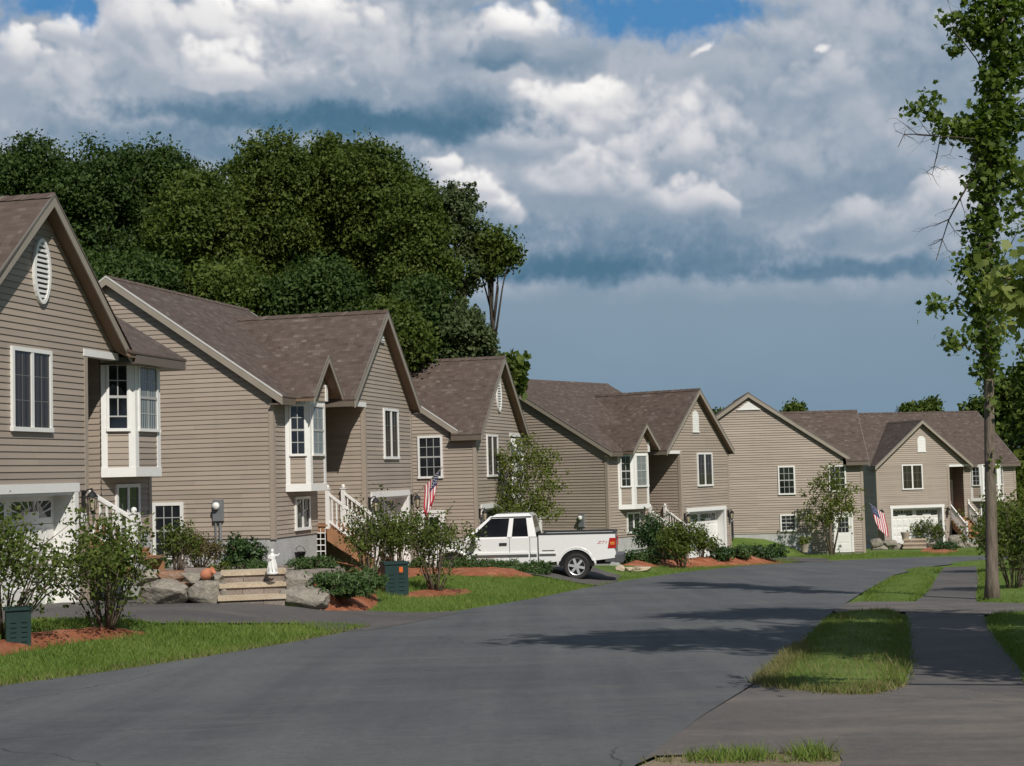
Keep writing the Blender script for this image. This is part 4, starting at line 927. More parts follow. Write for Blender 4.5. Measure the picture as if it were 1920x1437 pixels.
# ---- the tall ivy-clad looking maple beside the sidewalk
def tall_maple():
    b = gt(1860, 1128); D = b.y; k = D / F; r = np.random.default_rng(5); random.seed(5)
    t = empty('maple_tree', b, 0, 'tall slender maple with bare lower trunk and leafy upper stem beside the sidewalk', 'tree')
    L = lambda px, py, dy=0: at(px, py, D + dy) - b
    axis_px = [(1860, 1132), (1860, 1085), (1859, 1000), (1856, 860), (1854, 720), (1852, 600), (1852, 460), (1856, 330), (1866, 180), (1880, 30), (1890, -120), (1900, -300)]
    axis = [L(*p) for p in axis_px]; axis[0].z = -.25
    rad_px = [19, 12.0, 10.9, 10.0, 9.2, 8.6, 10, 9, 7.5, 6, 4, 1.5]
    bm2 = MB(); mb = MB(); mb.tube(axis, [q * k for q in rad_px], 12)
    br = [[(1853, 560), (1872, 500), (1905, 440), (1960, 400)], [(1855, 380), (1890, 330), (1940, 300)], [(1853, 640), (1840, 600), (1800, 560), (1745, 575)], [(1854, 690), (1830, 660), (1790, 640)], [(1856, 300), (1838, 262), (1800, 258), (1760, 256), (1720, 254)], [(1866, 180), (1830, 110), (1800, 70), (1775, 40)],
          [(1853, 520), (1830, 510), (1812, 500)], [(1858, 260), (1900, 200), (1950, 160)]]
    for q in br:
        p = [L(x, y, random.uniform(-.6, .6) * i) for i, (x, y) in enumerate(q)]; bm2.tube(p, [1.7 * k * (1 - .75 * i / (len(p) - 1)) for i in range(len(p))], 6)
    mb.build('trunk', 'bark', t, smooth=True); bm2.build('branch', 'bark_dark', t, smooth=True)
    # dead limbs
    dm = MB()
    dead = [([(1834, 262), (1828, 300), (1824, 330), (1800, 372), (1778, 412), (1766, 448), (1756, 488)], 2.6), ([(1778, 412), (1790, 432), (1808, 452)], 1.0), ([(1778, 412), (1758, 420), (1734, 428)], .9), ([(1766, 448), (1776, 470), (1790, 476)], .8), ([(1800, 372), (1808, 400), (1806, 420)], .9), ([(1766, 448), (1752, 452), (1744, 466)], .7), ([(1790, 390), (1770, 396), (1752, 404)], .6),
            ([(1760, 256), (1720, 252), (1694, 252), (1684, 276)], 1.8), ([(1764, 258), (1758, 290), (1752, 312), (1748, 328)], 1.6), ([(1752, 312), (1766, 318), (1774, 312)], .7), ([(1752, 312), (1740, 322), (1730, 326)], .7), ([(1720, 252), (1700, 236), (1680, 222)], .9), ([(1694, 252), (1680, 246), (1676, 232)], .6), ([(1774, 258), (1786, 276), (1782, 290), (1770, 292)], .8), ([(1745, 254), (1730, 236), (1718, 216)], .9), ([(1735, 254), (1728, 266), (1722, 272)], .6), ([(1790, 40), (1782, 22), (1778, 0)], .8), ([(1798, 60), (1806, 36), (1806, 16)], .7)]
    for pts, w in dead:
        p = [L(x + random.uniform(-1.5, 1.5), y, .25 * i * random.uniform(-1, 1)) for i, (x, y) in enumerate(pts)]
        dm.tube(p, [w * k * (1 - .7 * i / (len(p) - 1)) for i in range(len(p))], 5)
        for _ in range(5):
            i = random.randrange(1, len(p)); q = p[i]; e = q + Vector((random.uniform(-.35, .35), random.uniform(-.3, .3), random.uniform(-.3, .12))) * .8; dm.tube([q, q.lerp(e, .5) + Vector((0, 0, random.uniform(-.05, .05))), e], [w * k * .35, w * k * .25, w * k * .1], 4)
    dm.build('dead_branch', 'bark_dark', t, smooth=True)
    # foliage hugging the stem: (px, py, rx, ry, n)
    cl = [(1850, 690, 24, 30, 80), (1848, 640, 30, 30, 120), (1858, 760, 14, 22, 26), (1862, 870, 8, 10, 8), (1846, 590, 30, 34, 150), (1790, 640, 22, 9, 30), (1782, 648, 14, 8, 16), (1750, 577, 18, 10, 34), (1795, 575, 22, 10, 26), (1840, 545, 36, 24, 150), (1812, 500, 20, 20, 60), (1846, 480, 34, 34, 170), (1846, 420, 32, 40, 190), (1848, 350, 34, 40, 210), (1862, 300, 34, 40, 210), (1846, 262, 40, 30, 180), (1812, 238, 26, 22, 90), (1788, 250, 22, 12, 50), (1760, 240, 14, 12, 24), (1752, 222, 14, 10, 26), (1742, 182, 10, 8, 16), (1714, 206, 12, 10, 22), (1748, 205, 8, 8, 10),
          (1862, 215, 36, 44, 220), (1872, 150, 36, 40, 210), (1880, 90, 40, 40, 210), (1845, 60, 34, 26, 130), (1815, 50, 24, 26, 90), (1796, 90, 12, 14, 30), (1778, 36, 14, 8, 22), (1880, 20, 44, 40, 210), (1840, 6, 30, 16, 70), (1905, 230, 30, 50, 130), (1915, 120, 30, 50, 140), (1910, 400, 30, 40, 70), (1900, 330, 26, 30, 80), (1885, -60, 60, 50, 260), (1900, -150, 60, 50, 260), (1940, 40, 40, 80, 160), (1870, 560, 26, 30, 90), (1866, 640, 20, 26, 50), (1960, 300, 30, 60, 90)]
    P = []
    for (x, y, rx, ry, n) in cl:
        c = np.array(L(x, y)); d = r.normal(0, 1, (n, 3)); d /= np.maximum(1, np.linalg.norm(d, axis=1)[:, None] / 1.7)
        sub = c + d * np.array([rx * k * .50, rx * k * .65, ry * k * .50]); sub = sub[r.random(len(sub)) < (.70 if y < 430 else .6)]; P.append(np.repeat(sub, 3, 0) + r.normal(0, .10, (len(sub) * 3, 3)))
    p = np.concatenate(P); nr = r.normal(0, .3, p.shape) + [0, -.3, .9]
    v, f = leaf5(p, .105, r, nr); np_mesh('crown', v, f, 'leaf_tall', t)
def leaf5(cent, size, r, nrm, droop=.5):
    """lobed maple-like leaves: a fan of five pointed lobes, ten points each"""
    n = len(cent); d = r.normal(0, 1, (n, 3)); d[:, 2] -= droop; d /= np.linalg.norm(d, axis=1)[:, None]
    e = r.normal(0, .8, (n, 3)) + nrm; e -= (e * d).sum(1)[:, None] * d; e /= np.linalg.norm(e, axis=1)[:, None] + 1e-9; w = np.cross(d, e)
    s = size * r.uniform(.6, 1.3, n)
    prof = [(0, -.55, 0), (.28, -.42, .06), (.62, -.12, .12), (.34, .02, .05), (.40, .42, .10), (.14, .26, .02), (0, .72, -.10), (-.14, .26, .02), (-.40, .42, .10), (-.34, .02, .05), (-.62, -.12, .12), (-.28, -.42, .06)]
    v = np.stack([cent + (w * a + d * b + e * c) * s[:, None] for a, b, c in prof], 1)
    f = np.arange(n * 12).reshape(-1, 12); return v.reshape(-1, 3), f
tall_maple()
# ---- nearer maple standing right of the frame: only a spray of sunny leaves enters the picture; its crown shades the road
def near_maple():
    b = Vector((8.0, 10.0, Tz(8.0, 10.0))); r = np.random.default_rng(9); random.seed(9)
    t = empty('maple_tree', b, 0, 'nearer maple whose sunlit yellow green spray enters at the right frame edge', 'tree')
    D = 11.0; k = D / F; L = lambda px, py, dy=0: at(px, py, D + dy) - b
    mb = MB(); top = Vector((-.1, .4, 9.0)); limbs(mb, Vector((0, 0, -.3)), top, .2, .05, [Vector((r.normal(0, 1.6), r.normal(0, 1.6), r.uniform(3.5, 9))) for _ in range(12)], .09)
    sp = [L(2260, 470, -.4), L(2080, 520), L(1960, 545), L(1880, 560), L(1822, 570)]
    mb.tube([Vector((0, 0, 2.9))] + sp, [.06, .045, .028, .016, .010, .004], 6)
    for (x, y) in ((1850, 520), (1905, 500), (1930, 600), (1900, 585), (1960, 350)): mb.tube([sp[2], sp[2].lerp(L(x, y), .6) + Vector((0, 0, .03)), L(x, y)], [.012, .008, .003], 5)
    mb.build('trunk', 'bark', t, smooth=True)
    P = []
    for (x, y, rx, ry, n) in [(1862, 528, 24, 14, 16), (1895, 512, 26, 16, 22), (1925, 540, 26, 30, 30), (1885, 556, 28, 16, 18), (1915, 596, 20, 12, 9), (1846, 552, 16, 10, 7), (1960, 560, 40, 60, 60), (1925, 340, 14, 24, 12), (1990, 480, 50, 60, 80)]:
        c = np.array(L(x, y)); P.append(c + r.normal(0, .5, (n, 3)) * [rx * k, .18, ry * k])
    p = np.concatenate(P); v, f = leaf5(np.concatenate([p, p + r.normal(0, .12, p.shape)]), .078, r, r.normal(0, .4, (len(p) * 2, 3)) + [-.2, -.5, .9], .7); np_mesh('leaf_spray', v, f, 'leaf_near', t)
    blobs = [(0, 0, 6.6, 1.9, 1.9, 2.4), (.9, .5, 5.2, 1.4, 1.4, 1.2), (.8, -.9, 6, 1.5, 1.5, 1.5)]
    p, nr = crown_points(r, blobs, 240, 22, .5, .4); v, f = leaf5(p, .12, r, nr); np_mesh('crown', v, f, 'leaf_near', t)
near_maple()
# roadside trees just right of the frame that throw their shade over the strip and the road
for i, (x, y, blobs, lab) in enumerate([
        (6.9, 10.2, [(-.3, 0, 9.6, 2.6, .95, .9), (-1.6, .2, 10.4, 1.3, .7, .6), (.8, -.3, 8.2, 1.9, .9, .8), (.6, .2, 6.6, 1.4, 1.0, .8), (.3, -.4, 5.2, 1.1, .9, .7), (0, 0, 11.2, 1.1, .7, .7)], 'spreading roadside maple right of the frame shading the road'),
        (8.3, 12.6, [(-.2, 0, 7.2, 1.5, 1.3, 1.3), (.5, .4, 5.2, 1.3, 1.2, 1.1), (0, -.3, 8.8, 1.2, 1.0, .9), (-.3, .3, 4.0, 1.0, .9, .6)], 'round roadside maple right of the frame shading the sidewalk'),
        (8.6, 16.4, [(-.3, 0, 8.6, 2.3, .8, .7), (-1.4, .1, 9.2, 1.1, .6, .5), (.6, 0, 7.2, 1.6, .9, .7), (.5, 0, 5.6, 1.2, .9, .8), (0, 0, 10, 1.0, .7, .6)], 'spreading roadside maple right of the frame near the crossing')]):
    tree('maple_tree', (x, y, Tz(x, y)), blobs, 420, 22, .45, .15, 'leaf_tall', 'bark', lab, group='roadside maples right of the frame', r0=.13, top=(0, 0, 11), seed=90 + i, shell=.25)
# ------------------------------------------------------------------ shrubs
def on(px, D, dz=0.0): x = at(px, 1000, D).x; return Vector((x, D, Tz(x, D) + dz))
def shrub(name, px, py, hgt, wid, lmat, label, seed, stems=12, leaf=.05, n_cl=120, per=22, cl=.16, low=.35, cat='shrub', group=None, twigs='twig', spread=1.0, base=None, depth=None):
    r = np.random.default_rng(seed); random.seed(seed)
    b = base if base else gt(px, py)
    t = empty(name, b, 0, label, cat, group)
    mb = MB(); tips = []
    for i in range(stems):
        a = r.uniform(0, 2 * math.pi); rr = wid * .5 * math.sqrt(r.random()) * spread; z = hgt * r.uniform(.6, 1.0) * (1 - .35 * (rr / (wid * .5)) ** 2)
        p0 = Vector((math.cos(a), math.sin(a), 0)) * r.uniform(.02, .12); p1 = Vector((math.cos(a) * rr, math.sin(a) * rr, z)); m = p0.lerp(p1, .5) + Vector((r.normal(0, .06), r.normal(0, .06), hgt * .06)) * 1.0
        p0.z = -.05; mb.tube([p0, p0.lerp(m, .5), m, m.lerp(p1, .6) + Vector((r.normal(0, .03), r.normal(0, .03), 0)), p1], [.016, .014, .011, .007, .003], 5)
        tips.append((p0, m, p1))
        for _ in range(3):
            f = r.uniform(.35, .95); q = m.lerp(p1, f); e = q + Vector((r.normal(0, .16), r.normal(0, .16), r.uniform(.05, .25))) * (wid / 1.4); mb.tube([q, q.lerp(e, .5), e], [.006, .004, .002], 4); tips.append((q, q.lerp(e, .5), e))
    mb.build('stems', twigs, t, smooth=True)
    C_ = []
    for _ in range(n_cl):
        p0, m, p1 = tips[r.integers(0, len(tips))]; f = r.uniform(0, 1) ** .7
        q = (m.lerp(p1, f) if r.random() > .15 else p0.lerp(m, r.uniform(low, 1)))
        C_.append(np.array(q) + r.normal(0, cl * .5, 3))
    C_ = np.array(C_); C_ = C_[C_[:, 2] > hgt * low * .4]
    p = np.repeat(C_, per, 0) + r.normal(0, .5, (len(C_) * per, 3)) * cl
    v, f = quads(p, leaf, r, np.tile([0, -.2, .6], (len(p), 1)), 1.5); np_mesh('foliage', v, f, lmat, t)
    return t
G_L = 'loose lilac-like shrubs in the front beds'
shrub('lilac_shrub', 62, 1200, 1.6, 2.3, 'leaf_lilac', 'sprawling shrub against the near garage door, cut by the left frame edge', 201, 28, .05, 190, 19, .2, .3, group=G_L, base=gt(2, 1195))
shrub('lilac_shrub', 200, 1186, 1.5, 1.7, 'leaf_lilac', 'bushy shrub in the left bed in front of the white garage jamb', 202, 24, .05, 165, 20, .18, .28, group=G_L)
shrub('lilac_shrub', 690, 1102, 1.95, 1.7, 'leaf_lilac', 'large shrub left of the upright green utility box', 203, 24, .055, 165, 19, .2, .3, group=G_L)
shrub('lilac_shrub', 815, 1112, 1.95, 1.6, 'leaf_lilac', 'shrub in its own mulch ring in front of the pickup nose', 204, 24, .055, 160, 19, .2, .3, group=G_L)
shrub('lilac_shrub', 745, 1080, 1.9, 1.25, 'leaf_lilac', 'shrub behind the upright green utility box, before the garage jamb', 205, 18, .055, 110, 19, .2, .3, group=G_L)
shrub('lilac_shrub', 1232, 1056, 2.0, 1.7, 'leaf_dark', 'rounder dark shrub left of its neighbour before the dormered far house stairs', 206, 20, .08, 200, 18, .24, .2, group=G_L, base=on(1228, 58.5, .1))
shrub('lilac_shrub', 1276, 1062, 1.75, 1.4, 'leaf_lilac', 'looser olive shrub on the small mulch ring before the white garage door', 207, 20, .08, 170, 18, .22, .25, group=G_L, base=on(1276, 56.2))
shrub('lilac_shrub', 1314, 1040, 1.3, 1.0, 'leaf_lilac', 'smaller shrub right of the loose olive shrub', 208, 14, .08, 90, 16, .2, .25, group=G_L, base=on(1316, 60.5, .2))
shrub('lilac_shrub', 1735, 1026, 1.6, 2.1, 'leaf_lilac', 'feathery shrub before the far white garage door', 209, 18, .10, 150, 16, .26, .2, group=G_L)
shrub('lilac_shrub', 1668, 1022, 1.0, 1.6, 'leaf_dark', 'low dark shrub beside the far stone steps', 210, 14, .10, 100, 16, .24, .1, group=G_L)
shrub('lilac_shrub', 1900, 1110, 1.9, 1.7, 'leaf_lilac', 'shrub just right of the tall trunk, cut by the right frame edge', 211, 22, .06, 200, 20, .2, .2, group='bushes at the right of the sidewalk')
shrub('lilac_shrub', 1915, 1075, 2.3, 2.4, 'leaf_olive', 'taller olive bush behind the shrub at the right frame edge', 212, 22, .075, 260, 20, .26, .15, group='bushes at the right of the sidewalk')
def mound(name, px, py, hgt, wid, dep, lmat, label, seed, leaf=.05, n=130, per=22, cl=.12, group=None, base=None, asp=1.4, cat='shrub'):
    r = np.random.default_rng(seed); random.seed(seed); b = base if base else gt(px, py)
    t = empty(name, b, 0, label, cat, group)
    blobs = [(0, 0, hgt * .35, wid * .46, dep * .46, hgt * .55)] + [(r.uniform(-.32, .32) * wid, r.uniform(-.3, .3) * dep, hgt * r.uniform(.3, .6), wid * .22, dep * .25, hgt * .36) for _ in range(6)]
    p, nr = crown_points(r, blobs, n, per, cl, .5); p[:, 2] = np.abs(p[:, 2] - .02)
    v, f = quads(p, leaf, r, nr, asp)
    mb = MB()
    for i in range(8): a = r.uniform(0, 6.28); mb.tube([(0, 0, -.05), (math.cos(a) * wid * .15, math.sin(a) * dep * .15, hgt * .3), (math.cos(a) * wid * .34, math.sin(a) * dep * .34, hgt * .62)], [.02, .014, .005], 5)
    mb.build('stems', 'twig', t, smooth=True); np_mesh('foliage', v, f, lmat, t)
    return t
G_J = 'low spreading junipers'
for i, a in enumerate([(660, 1112, .42, 1.0, .8, 'juniper spilling over the mulch tip beside the lowest boulder'), (628, 1096, .45, 1.1, .9, 'juniper just above the boulders'), (590, 1082, .4, 1.0, .8, 'juniper behind the boulder pair'), (645, 1060, .75, 1.0, .9, 'taller juniper against the white lattice'),
                       (800, 1074, .6, 1.1, .9, 'juniper between the two shrubs, left end of the row'), (862, 1074, .5, 1.1, .9, 'juniper right below the pickup front door'), (912, 1074, .45, 1.0, .9, 'juniper mid row under the pickup door sill'), (955, 1074, .42, 1.1, .9, 'juniper second from the right end of the row'), (1000, 1076, .42, 1.0, .8, 'juniper at the right end of the row by the pickup bed')]):
    mound('juniper_shrub', a[0], a[1], a[2], a[3], a[4], 'needle', a[5], 230 + i, .035, 120, 26, .12, G_J, asp=3.2)
for i, a in enumerate([(1195, 1048, .6, 1.4, 1.0, 'dark low shrub behind the pickup bumper'), (1215, 1056, .55, 1.2, 1.0, 'dark low shrub just right of the pickup bumper rocks'), (1350, 1040, .6, 1.1, 1.0, 'low shrub at the left end of the far mulch bank'), (1385, 1036, .55, 1.3, 1.0, 'low shrub on the crest of the far mulch bank'), (1440, 1041, .6, 1.6, 1.1, 'trailing dark shrub at the right end of the far mulch bank'), (1405, 1030, .5, 1.2, 1.0, 'low shrub under the dark air conditioner'), (1773, 1034, .55, 1.4, 1.0, 'clipped round shrub right of the far stone steps'), (1745, 1022, .5, 1.5, 1.0, 'low hedge plant under the far feathery shrub')]):
    mound('low_shrub', a[0], a[1], a[2], a[3], a[4], 'leaf_dark' if i % 2 == 0 else 'needle', a[5], 250 + i, .07, 100, 20, .16, 'low shrubs in the far mulch beds', base=on(a[0], (57.5, 56.6, 60.5, 61.5, 62.6, 65.5)[i], (.1, .12, .25, .3, .25, .3)[i]) if i < 6 else None)
# ---- birch clump and young trees
def small_tree(name, px, py, D, spec, label, lmat, bmat, seed, stems, leaf, n, per=14, dens=.8):
    r = np.random.default_rng(seed); random.seed(seed); b = at(px, py, D); b.z = min(Tz(b.x, b.y), b.z) if py > 1030 else Tz(b.x, b.y)
    t = empty(name, b, 0, label, 'tree'); L = lambda x, y, dy=0: at(x, y, D + dy) - b; k = D / F
    mb = MB()
    for q, w in stems:
        p = [L(x, y, random.uniform(-.2, .2) * i) for i, (x, y) in enumerate(q)]; p[0].z = -.1 if py > 1030 or True else p[0].z
        mb.tube(p, [w * k * (1 - .8 * i / (len(p) - 1)) for i in range(len(p))], 7)
    P = []
    for (x, y, rx, ry, m) in spec:
        c = np.array(L(x, y)); sub = c + r.normal(0, .36, (m, 3)) * [rx * k, rx * k, ry * k]
        for s_ in sub[:4]: a_ = Vector(L(px, y + ry * 1.2)); mb.tube([a_, a_.lerp(Vector(s_), .6) + Vector((0, 0, .1)), Vector(s_)], [.014, .009, .003], 4)
        sub = sub[:max(4, int(m * dens))]; P.append(np.repeat(sub, per, 0) + r.normal(0, .10, (len(sub) * per, 3)))
    mb.build('trunk', bmat, t, smooth=True); p = np.concatenate(P); v, f = quads(p, leaf, r, np.tile([0, -.2, .6], (len(p), 1)), 1.4, .5); np_mesh('crown', v, f, lmat, t)
small_tree('birch_tree', 975, 1000, 56, [(985, 835, 50, 30, 40), (1000, 860, 50, 30, 50), (955, 870, 50, 40, 50), (1020, 880, 50, 40, 45), (965, 910, 60, 36, 60), (1010, 915, 60, 40, 50), (945, 940, 60, 30, 50), (985, 955, 80, 36, 70), (1015, 960, 60, 30, 45), (935, 960, 40, 20, 24)],
           'white stemmed birch clump with olive foliage behind the pickup cab', 'leaf_olive', 'bark_white', 301, [([(972, 1030), (970, 950), (964, 880), (968, 830)], 5), ([(978, 1030), (980, 940), (978, 870), (985, 822)], 5), ([(975, 1030), (995, 940), (1010, 880)], 4)], .085, 0)
small_tree('young_tree', 1558, 1046, 76, [(1560, 885, 26, 20, 22), (1545, 905, 36, 24, 34), (1575, 920, 40, 26, 36), (1545, 935, 44, 24, 36), (1580, 945, 44, 26, 36), (1535, 965, 40, 26, 36), (1565, 965, 50, 24, 36), (1550, 980, 50, 14, 24), (1598, 950, 16, 10, 8)],
           'slim young street tree in front of the far side door', 'leaf_olive', 'bark', 302, [([(1558, 1048), (1557, 1000), (1558, 950), (1560, 880)], 4.2), ([(1557, 1000), (1540, 965), (1532, 940)], 2.2), ([(1558, 985), (1580, 950), (1590, 930)], 2)], .10, 0, 14, .8)
# ================================================================== GARDEN AND STREET THINGS
def up(px, py, h):
    """point seen at a pixel on the level h above the sloping ground plane"""
    r = ray(px, py); k = (-1.5 + h) / (r.z + .04 * r.y); return r * k
TER = .80
w = [(at(x, 1000, d).x, d) for (x, d) in ((236, 28.4), (262, 27.95), (330, 27.8), (408, 27.8), (414, 28.25), (532, 28.25), (540, 27.85), (590, 27.95), (625, 28.9), (650, 31), (668, 34))]
c1, c2, c3 = h2(1.6, .4, 0), h2(4.45, .02, 0), h2(4.45, -3.6, 0); c4 = h1(3.4, .03, 0); c5 = h1(1.5, .9, 0)
terr = w + [(c1.x, c1.y), (c2.x, c2.y), (c3.x, c3.y), (c4.x, c4.y), (c5.x, c5.y)]
MAT['gravel'] = ground_mat('gravel_bed', (.22, .17, .14), (.36, .30, .26), (.48, .42, .38), 3.0, 60, .9, .04)
tag(sheet('garden_terrace', terr, 'gravel', .45, .4, .02, skirt=.6, rough=.01), kind='structure')
bank = [(at(x, 1000, d).x, d) for (x, d) in ((586, 27.9), (606, 28.3), (625, 28.9), (650, 31), (668, 34))] + [(c1.x, c1.y)]
outer = [(at(x, 1000, d).x, d) for (x, d) in ((594, 27.55), (622, 27.65), (668, 28.9), (700, 31.5), (722, 35), (738, 38.5))]
mbk = MB(); NR, NS = 9, 26; rows = []
def along(pl, f): f = f * (len(pl) - 1); i = min(int(f), len(pl) - 2); f -= i; return (pl[i][0] + (pl[i + 1][0] - pl[i][0]) * f, pl[i][1] + (pl[i + 1][1] - pl[i][1]) * f)
for s_ in range(NS + 1):
    a_, b_ = along(bank, s_ / NS), along(outer, s_ / NS); row = []
    for k in range(NR + 1):
        f = k / NR * (1 + .05 * math.sin(s_ * 2.1) + random.uniform(-.03, .03)); x_, y_ = a_[0] + (b_[0] - a_[0]) * f, a_[1] + (b_[1] - a_[1]) * f
        row.append((x_, y_, Tz(x_, y_) - .02 + .50 * (1 - sstep(0, 1.02, np.array(k / NR))) + (random.uniform(-.025, .03) if 0 < k < NR else 0)))
    rows.append(row)
for i in range(NS):
    for k in range(NR): mbk.face([rows[i][k], rows[i][k + 1], rows[i + 1][k + 1], rows[i + 1][k]])
tag(mbk.build('mulch_bank', 'mulch', smooth=True), kind='stuff')
def boulder(px, py, wpx, hpx, label, mat='stone', seed=0, depth=None, dfac=.75, D=None, group='rough stones of the garden walls', flatten=1.0, name='boulder'):
    """stone whose outline is centred at px,py (photo) with the given pixel size"""
    r = np.random.default_rng(seed); D = D or gt(px, py + hpx / 2).y; p = at(px, py, D); k = D / F; W, Hh = wpx * k, hpx * k
    bm = bmesh.new(); bmesh.ops.create_icosphere(bm, subdivisions=5, radius=1.0)
    pl = [Vector(r.normal(0, 1, 3)).normalized() for _ in range(12)]; ds = r.uniform(.74, 1.02, 12)
    off = Vector(r.uniform(-9, 9, 3))
    from mathutils import noise as mn
    for v in bm.verts:
        d = v.co.normalized(); s = 1 / (abs(d.x) ** 5 + abs(d.y) ** 4 + abs(d.z) ** 5) ** .2
        for n_, dd in zip(pl, ds):
            c = d.dot(n_)
            if c > .05: s = min(s, dd / c)
        s *= 1 + .06 * mn.noise(d * 2.3 + off) + .035 * mn.noise(d * 7 + off)
        q = d * s; v.co = Vector((q.x * W * .54, q.y * W * dfac * .54, q.z * Hh * (.56 if q.z > 0 else .72)))
    me = bpy.data.meshes.new(name); bm.to_mesh(me); bm.free()
    o = link(name, me, mat, smooth=True); me.set_sharp_from_angle(angle=rad(24)); o.location = p + Vector((0, W * dfac * .35, 0)); o.rotation_euler = (0, 0, r.uniform(-.2, .2))
    return tag(o, label, 'stone', group)
Dw = 27.6
for i, a in enumerate([(300, 1112, 100, 46, 'broad grey boulder with an orange streak, lowest at the left of the wall', 'stone'), (384, 1114, 64, 44, 'square grey boulder against the left side of the stone steps', 'stone'), (272, 1081, 52, 26, 'tan block on top at the left end of the wall', 'stone'), (318, 1084, 54, 22, 'rust brown stone on top of the wall', 'stone_red'), (358, 1085, 48, 20, 'grey flat stone right of the rust brown one', 'stone'),
                       (398, 1086, 38, 14, 'thin flat stone beside the top step', 'stone'), (338, 1096, 44, 10, 'thin rusty slab wedged between the two courses', 'stone_red'), (560, 1090, 50, 34, 'rounded grey boulder right of the top step', 'stone'), (566, 1125, 90, 44, 'largest angular boulder at the foot of the stone steps', 'stone'), (419, 1110, 18, 30, 'small stone squeezed beside the steps', 'stone')]):
    boulder(a[0], a[1], a[2], a[3], a[4], a[5], 400 + i, D=Dw + (.25 if a[1] < 1100 and i < 8 else 0))
for i, a in enumerate([(1163, 1066, 16, 12, 'pale rock under the pickup bumper', 'tread'), (1180, 1069, 20, 9, 'pale flat rock right of the pickup bumper', 'tread'), (1204, 1068, 36, 9, 'long pale rock at the mulch tip right of the pickup', 'tread')]): boulder(*a[:6], seed=430 + i, group='pale rocks by the pickup')
for i, a in enumerate([(1646, 1018, 22, 14, 'tan stone at the left end of the far wall'), (1668, 1020, 26, 12, 'flat stone second in the far wall'), (1652, 1030, 30, 14, 'low dark stone under the far wall'), (1685, 1028, 22, 16, 'stone left of the far steps'), (1752, 1026, 26, 18, 'sloping boulder right of the far steps'),
                       (1795, 1012, 26, 16, 'upper stone beside the far stair rail'), (1800, 1025, 28, 14, 'lower stone beside the far stair rail'), (1822, 1024, 24, 14, 'stone in the middle of the far right wall'), (1840, 1016, 18, 14, 'stone beside the far right steps')]):
    boulder(*a[:5], mat='stone', seed=440 + i, D=88, group='stones of the far garden walls')
def stone_steps(px0, px1, ys, ybase, D, label, tread_px=7):
    p0, p1 = at(px0, ybase, D), at(px1, ybase, D); t = empty('stone_steps', ((p0.x + p1.x) / 2, D, p0.z), -math.atan2((p0.x + p1.x) / 2, D), label, 'steps', 'stone garden steps')
    W = (p1.x - p0.x); n = len(ys)
    for i, y in enumerate(ys):                                     # ys from the top tread down
        z = at(px0, y, D).z - p0.z; lvl = n - 1 - i; y0 = lvl * .36; x_ = -.04 * lvl if n > 2 else 0
        m = MB(); m.box(-W / 2 + .02 * lvl - .02, W / 2 + .02 + .015 * lvl, y0, y0 + .42 + (.25 if i == 0 else 0), z - .075, z); m.build('tread', 'tread', t, bevel=.015)
        m = MB(); zl = (at(px0, ys[i + 1], D).z - p0.z) if i + 1 < n else -.35
        nb = 3
        for b in range(nb):
            f0, f1 = b / nb, (b + 1) / nb; m.box(-W / 2 + .02 * lvl + W * f0 + .004, -W / 2 + .02 * lvl + W * f1 - .004, y0 + .04, y0 + .4, zl + .002, z - .077)
        m.build('riser', 'block', t, bevel=.01)
stone_steps(412, 534, (1077, 1098, 1119), 1136, 27.3, 'three stone steps between the boulders, climbing to the garden')
stone_steps(1694, 1736, (1013, 1020, 1027), 1035, 87, 'small pale stone steps below the far white garage door')
stone_steps(1832, 1856, (1013, 1019), 1026, 90, 'far steps half hidden by the tall trunk')
for i, (px_, D_, dz_, w_, lab) in enumerate([(612, 28.1, .30, 1.0, 'juniper tucked behind the largest angular boulder'), (640, 28.7, .22, 1.1, 'juniper draped over the mulch bank right of the boulders'), (668, 30.2, .25, 1.1, 'juniper at the upper end of the mulch bank')]):
    b_ = at(px_, 1000, D_); mound('juniper_shrub', 0, 0, .42, w_, .9, 'needle', lab, 540 + i, .035, 130, 26, .12, G_J, base=Vector((b_.x, D_, Tz(b_.x, D_) + dz_)), asp=3.2)
# the low shrubs and ornaments of the terrace
tb = lambda x, y: up(x, y, TER)
mound('dark_shrub', 460, 1050, 1.05, 1.25, 1.1, 'leaf_dark', 'dark green rounded shrub in front of the grey electric meter', 500, .07, 150, 20, .14, base=up(458, 1068, TER - .05))
shrub('bronze_shrub', 370, 1066, .85, 1.1, 'leaf_red', 'airy bronze leaved shrub beside the large end wall window', 501, 16, .05, 130, 18, .14, .2, base=tb(372, 1068))
mound('low_shrub', 300, 1064, .42, .5, .5, 'needle', 'small green shrub under the large end wall window', 502, .05, 50, 20, .1, base=tb(303, 1070), group='low terrace shrubs')
mound('juniper_shrub', 470, 1072, .30, 1.0, .6, 'needle', 'low juniper in front of the dark rounded shrub', 503, .035, 80, 24, .1, base=tb(468, 1074), asp=3, group=G_J)
mound('low_shrub', 415, 1070, .25, .5, .4, 'leaf_olive', 'little yellowish plant beside the terracotta jar', 504, .04, 40, 18, .08, base=tb(412, 1074), group='low terrace shrubs')
mound('juniper_shrub', 585, 1066, .36, 1.1, .8, 'needle', 'juniper right of the white statue', 505, .035, 90, 24, .1, base=tb(585, 1070), asp=3, group=G_J)
shrub('white_flowering_shrub', 262, 1066, .95, .8, 'leaf_lilac', 'shrub with white blossom below the nearest bay window', 506, 14, .05, 90, 16, .14, .2, base=h1(2.2, 1.3, .5), group='low terrace shrubs')
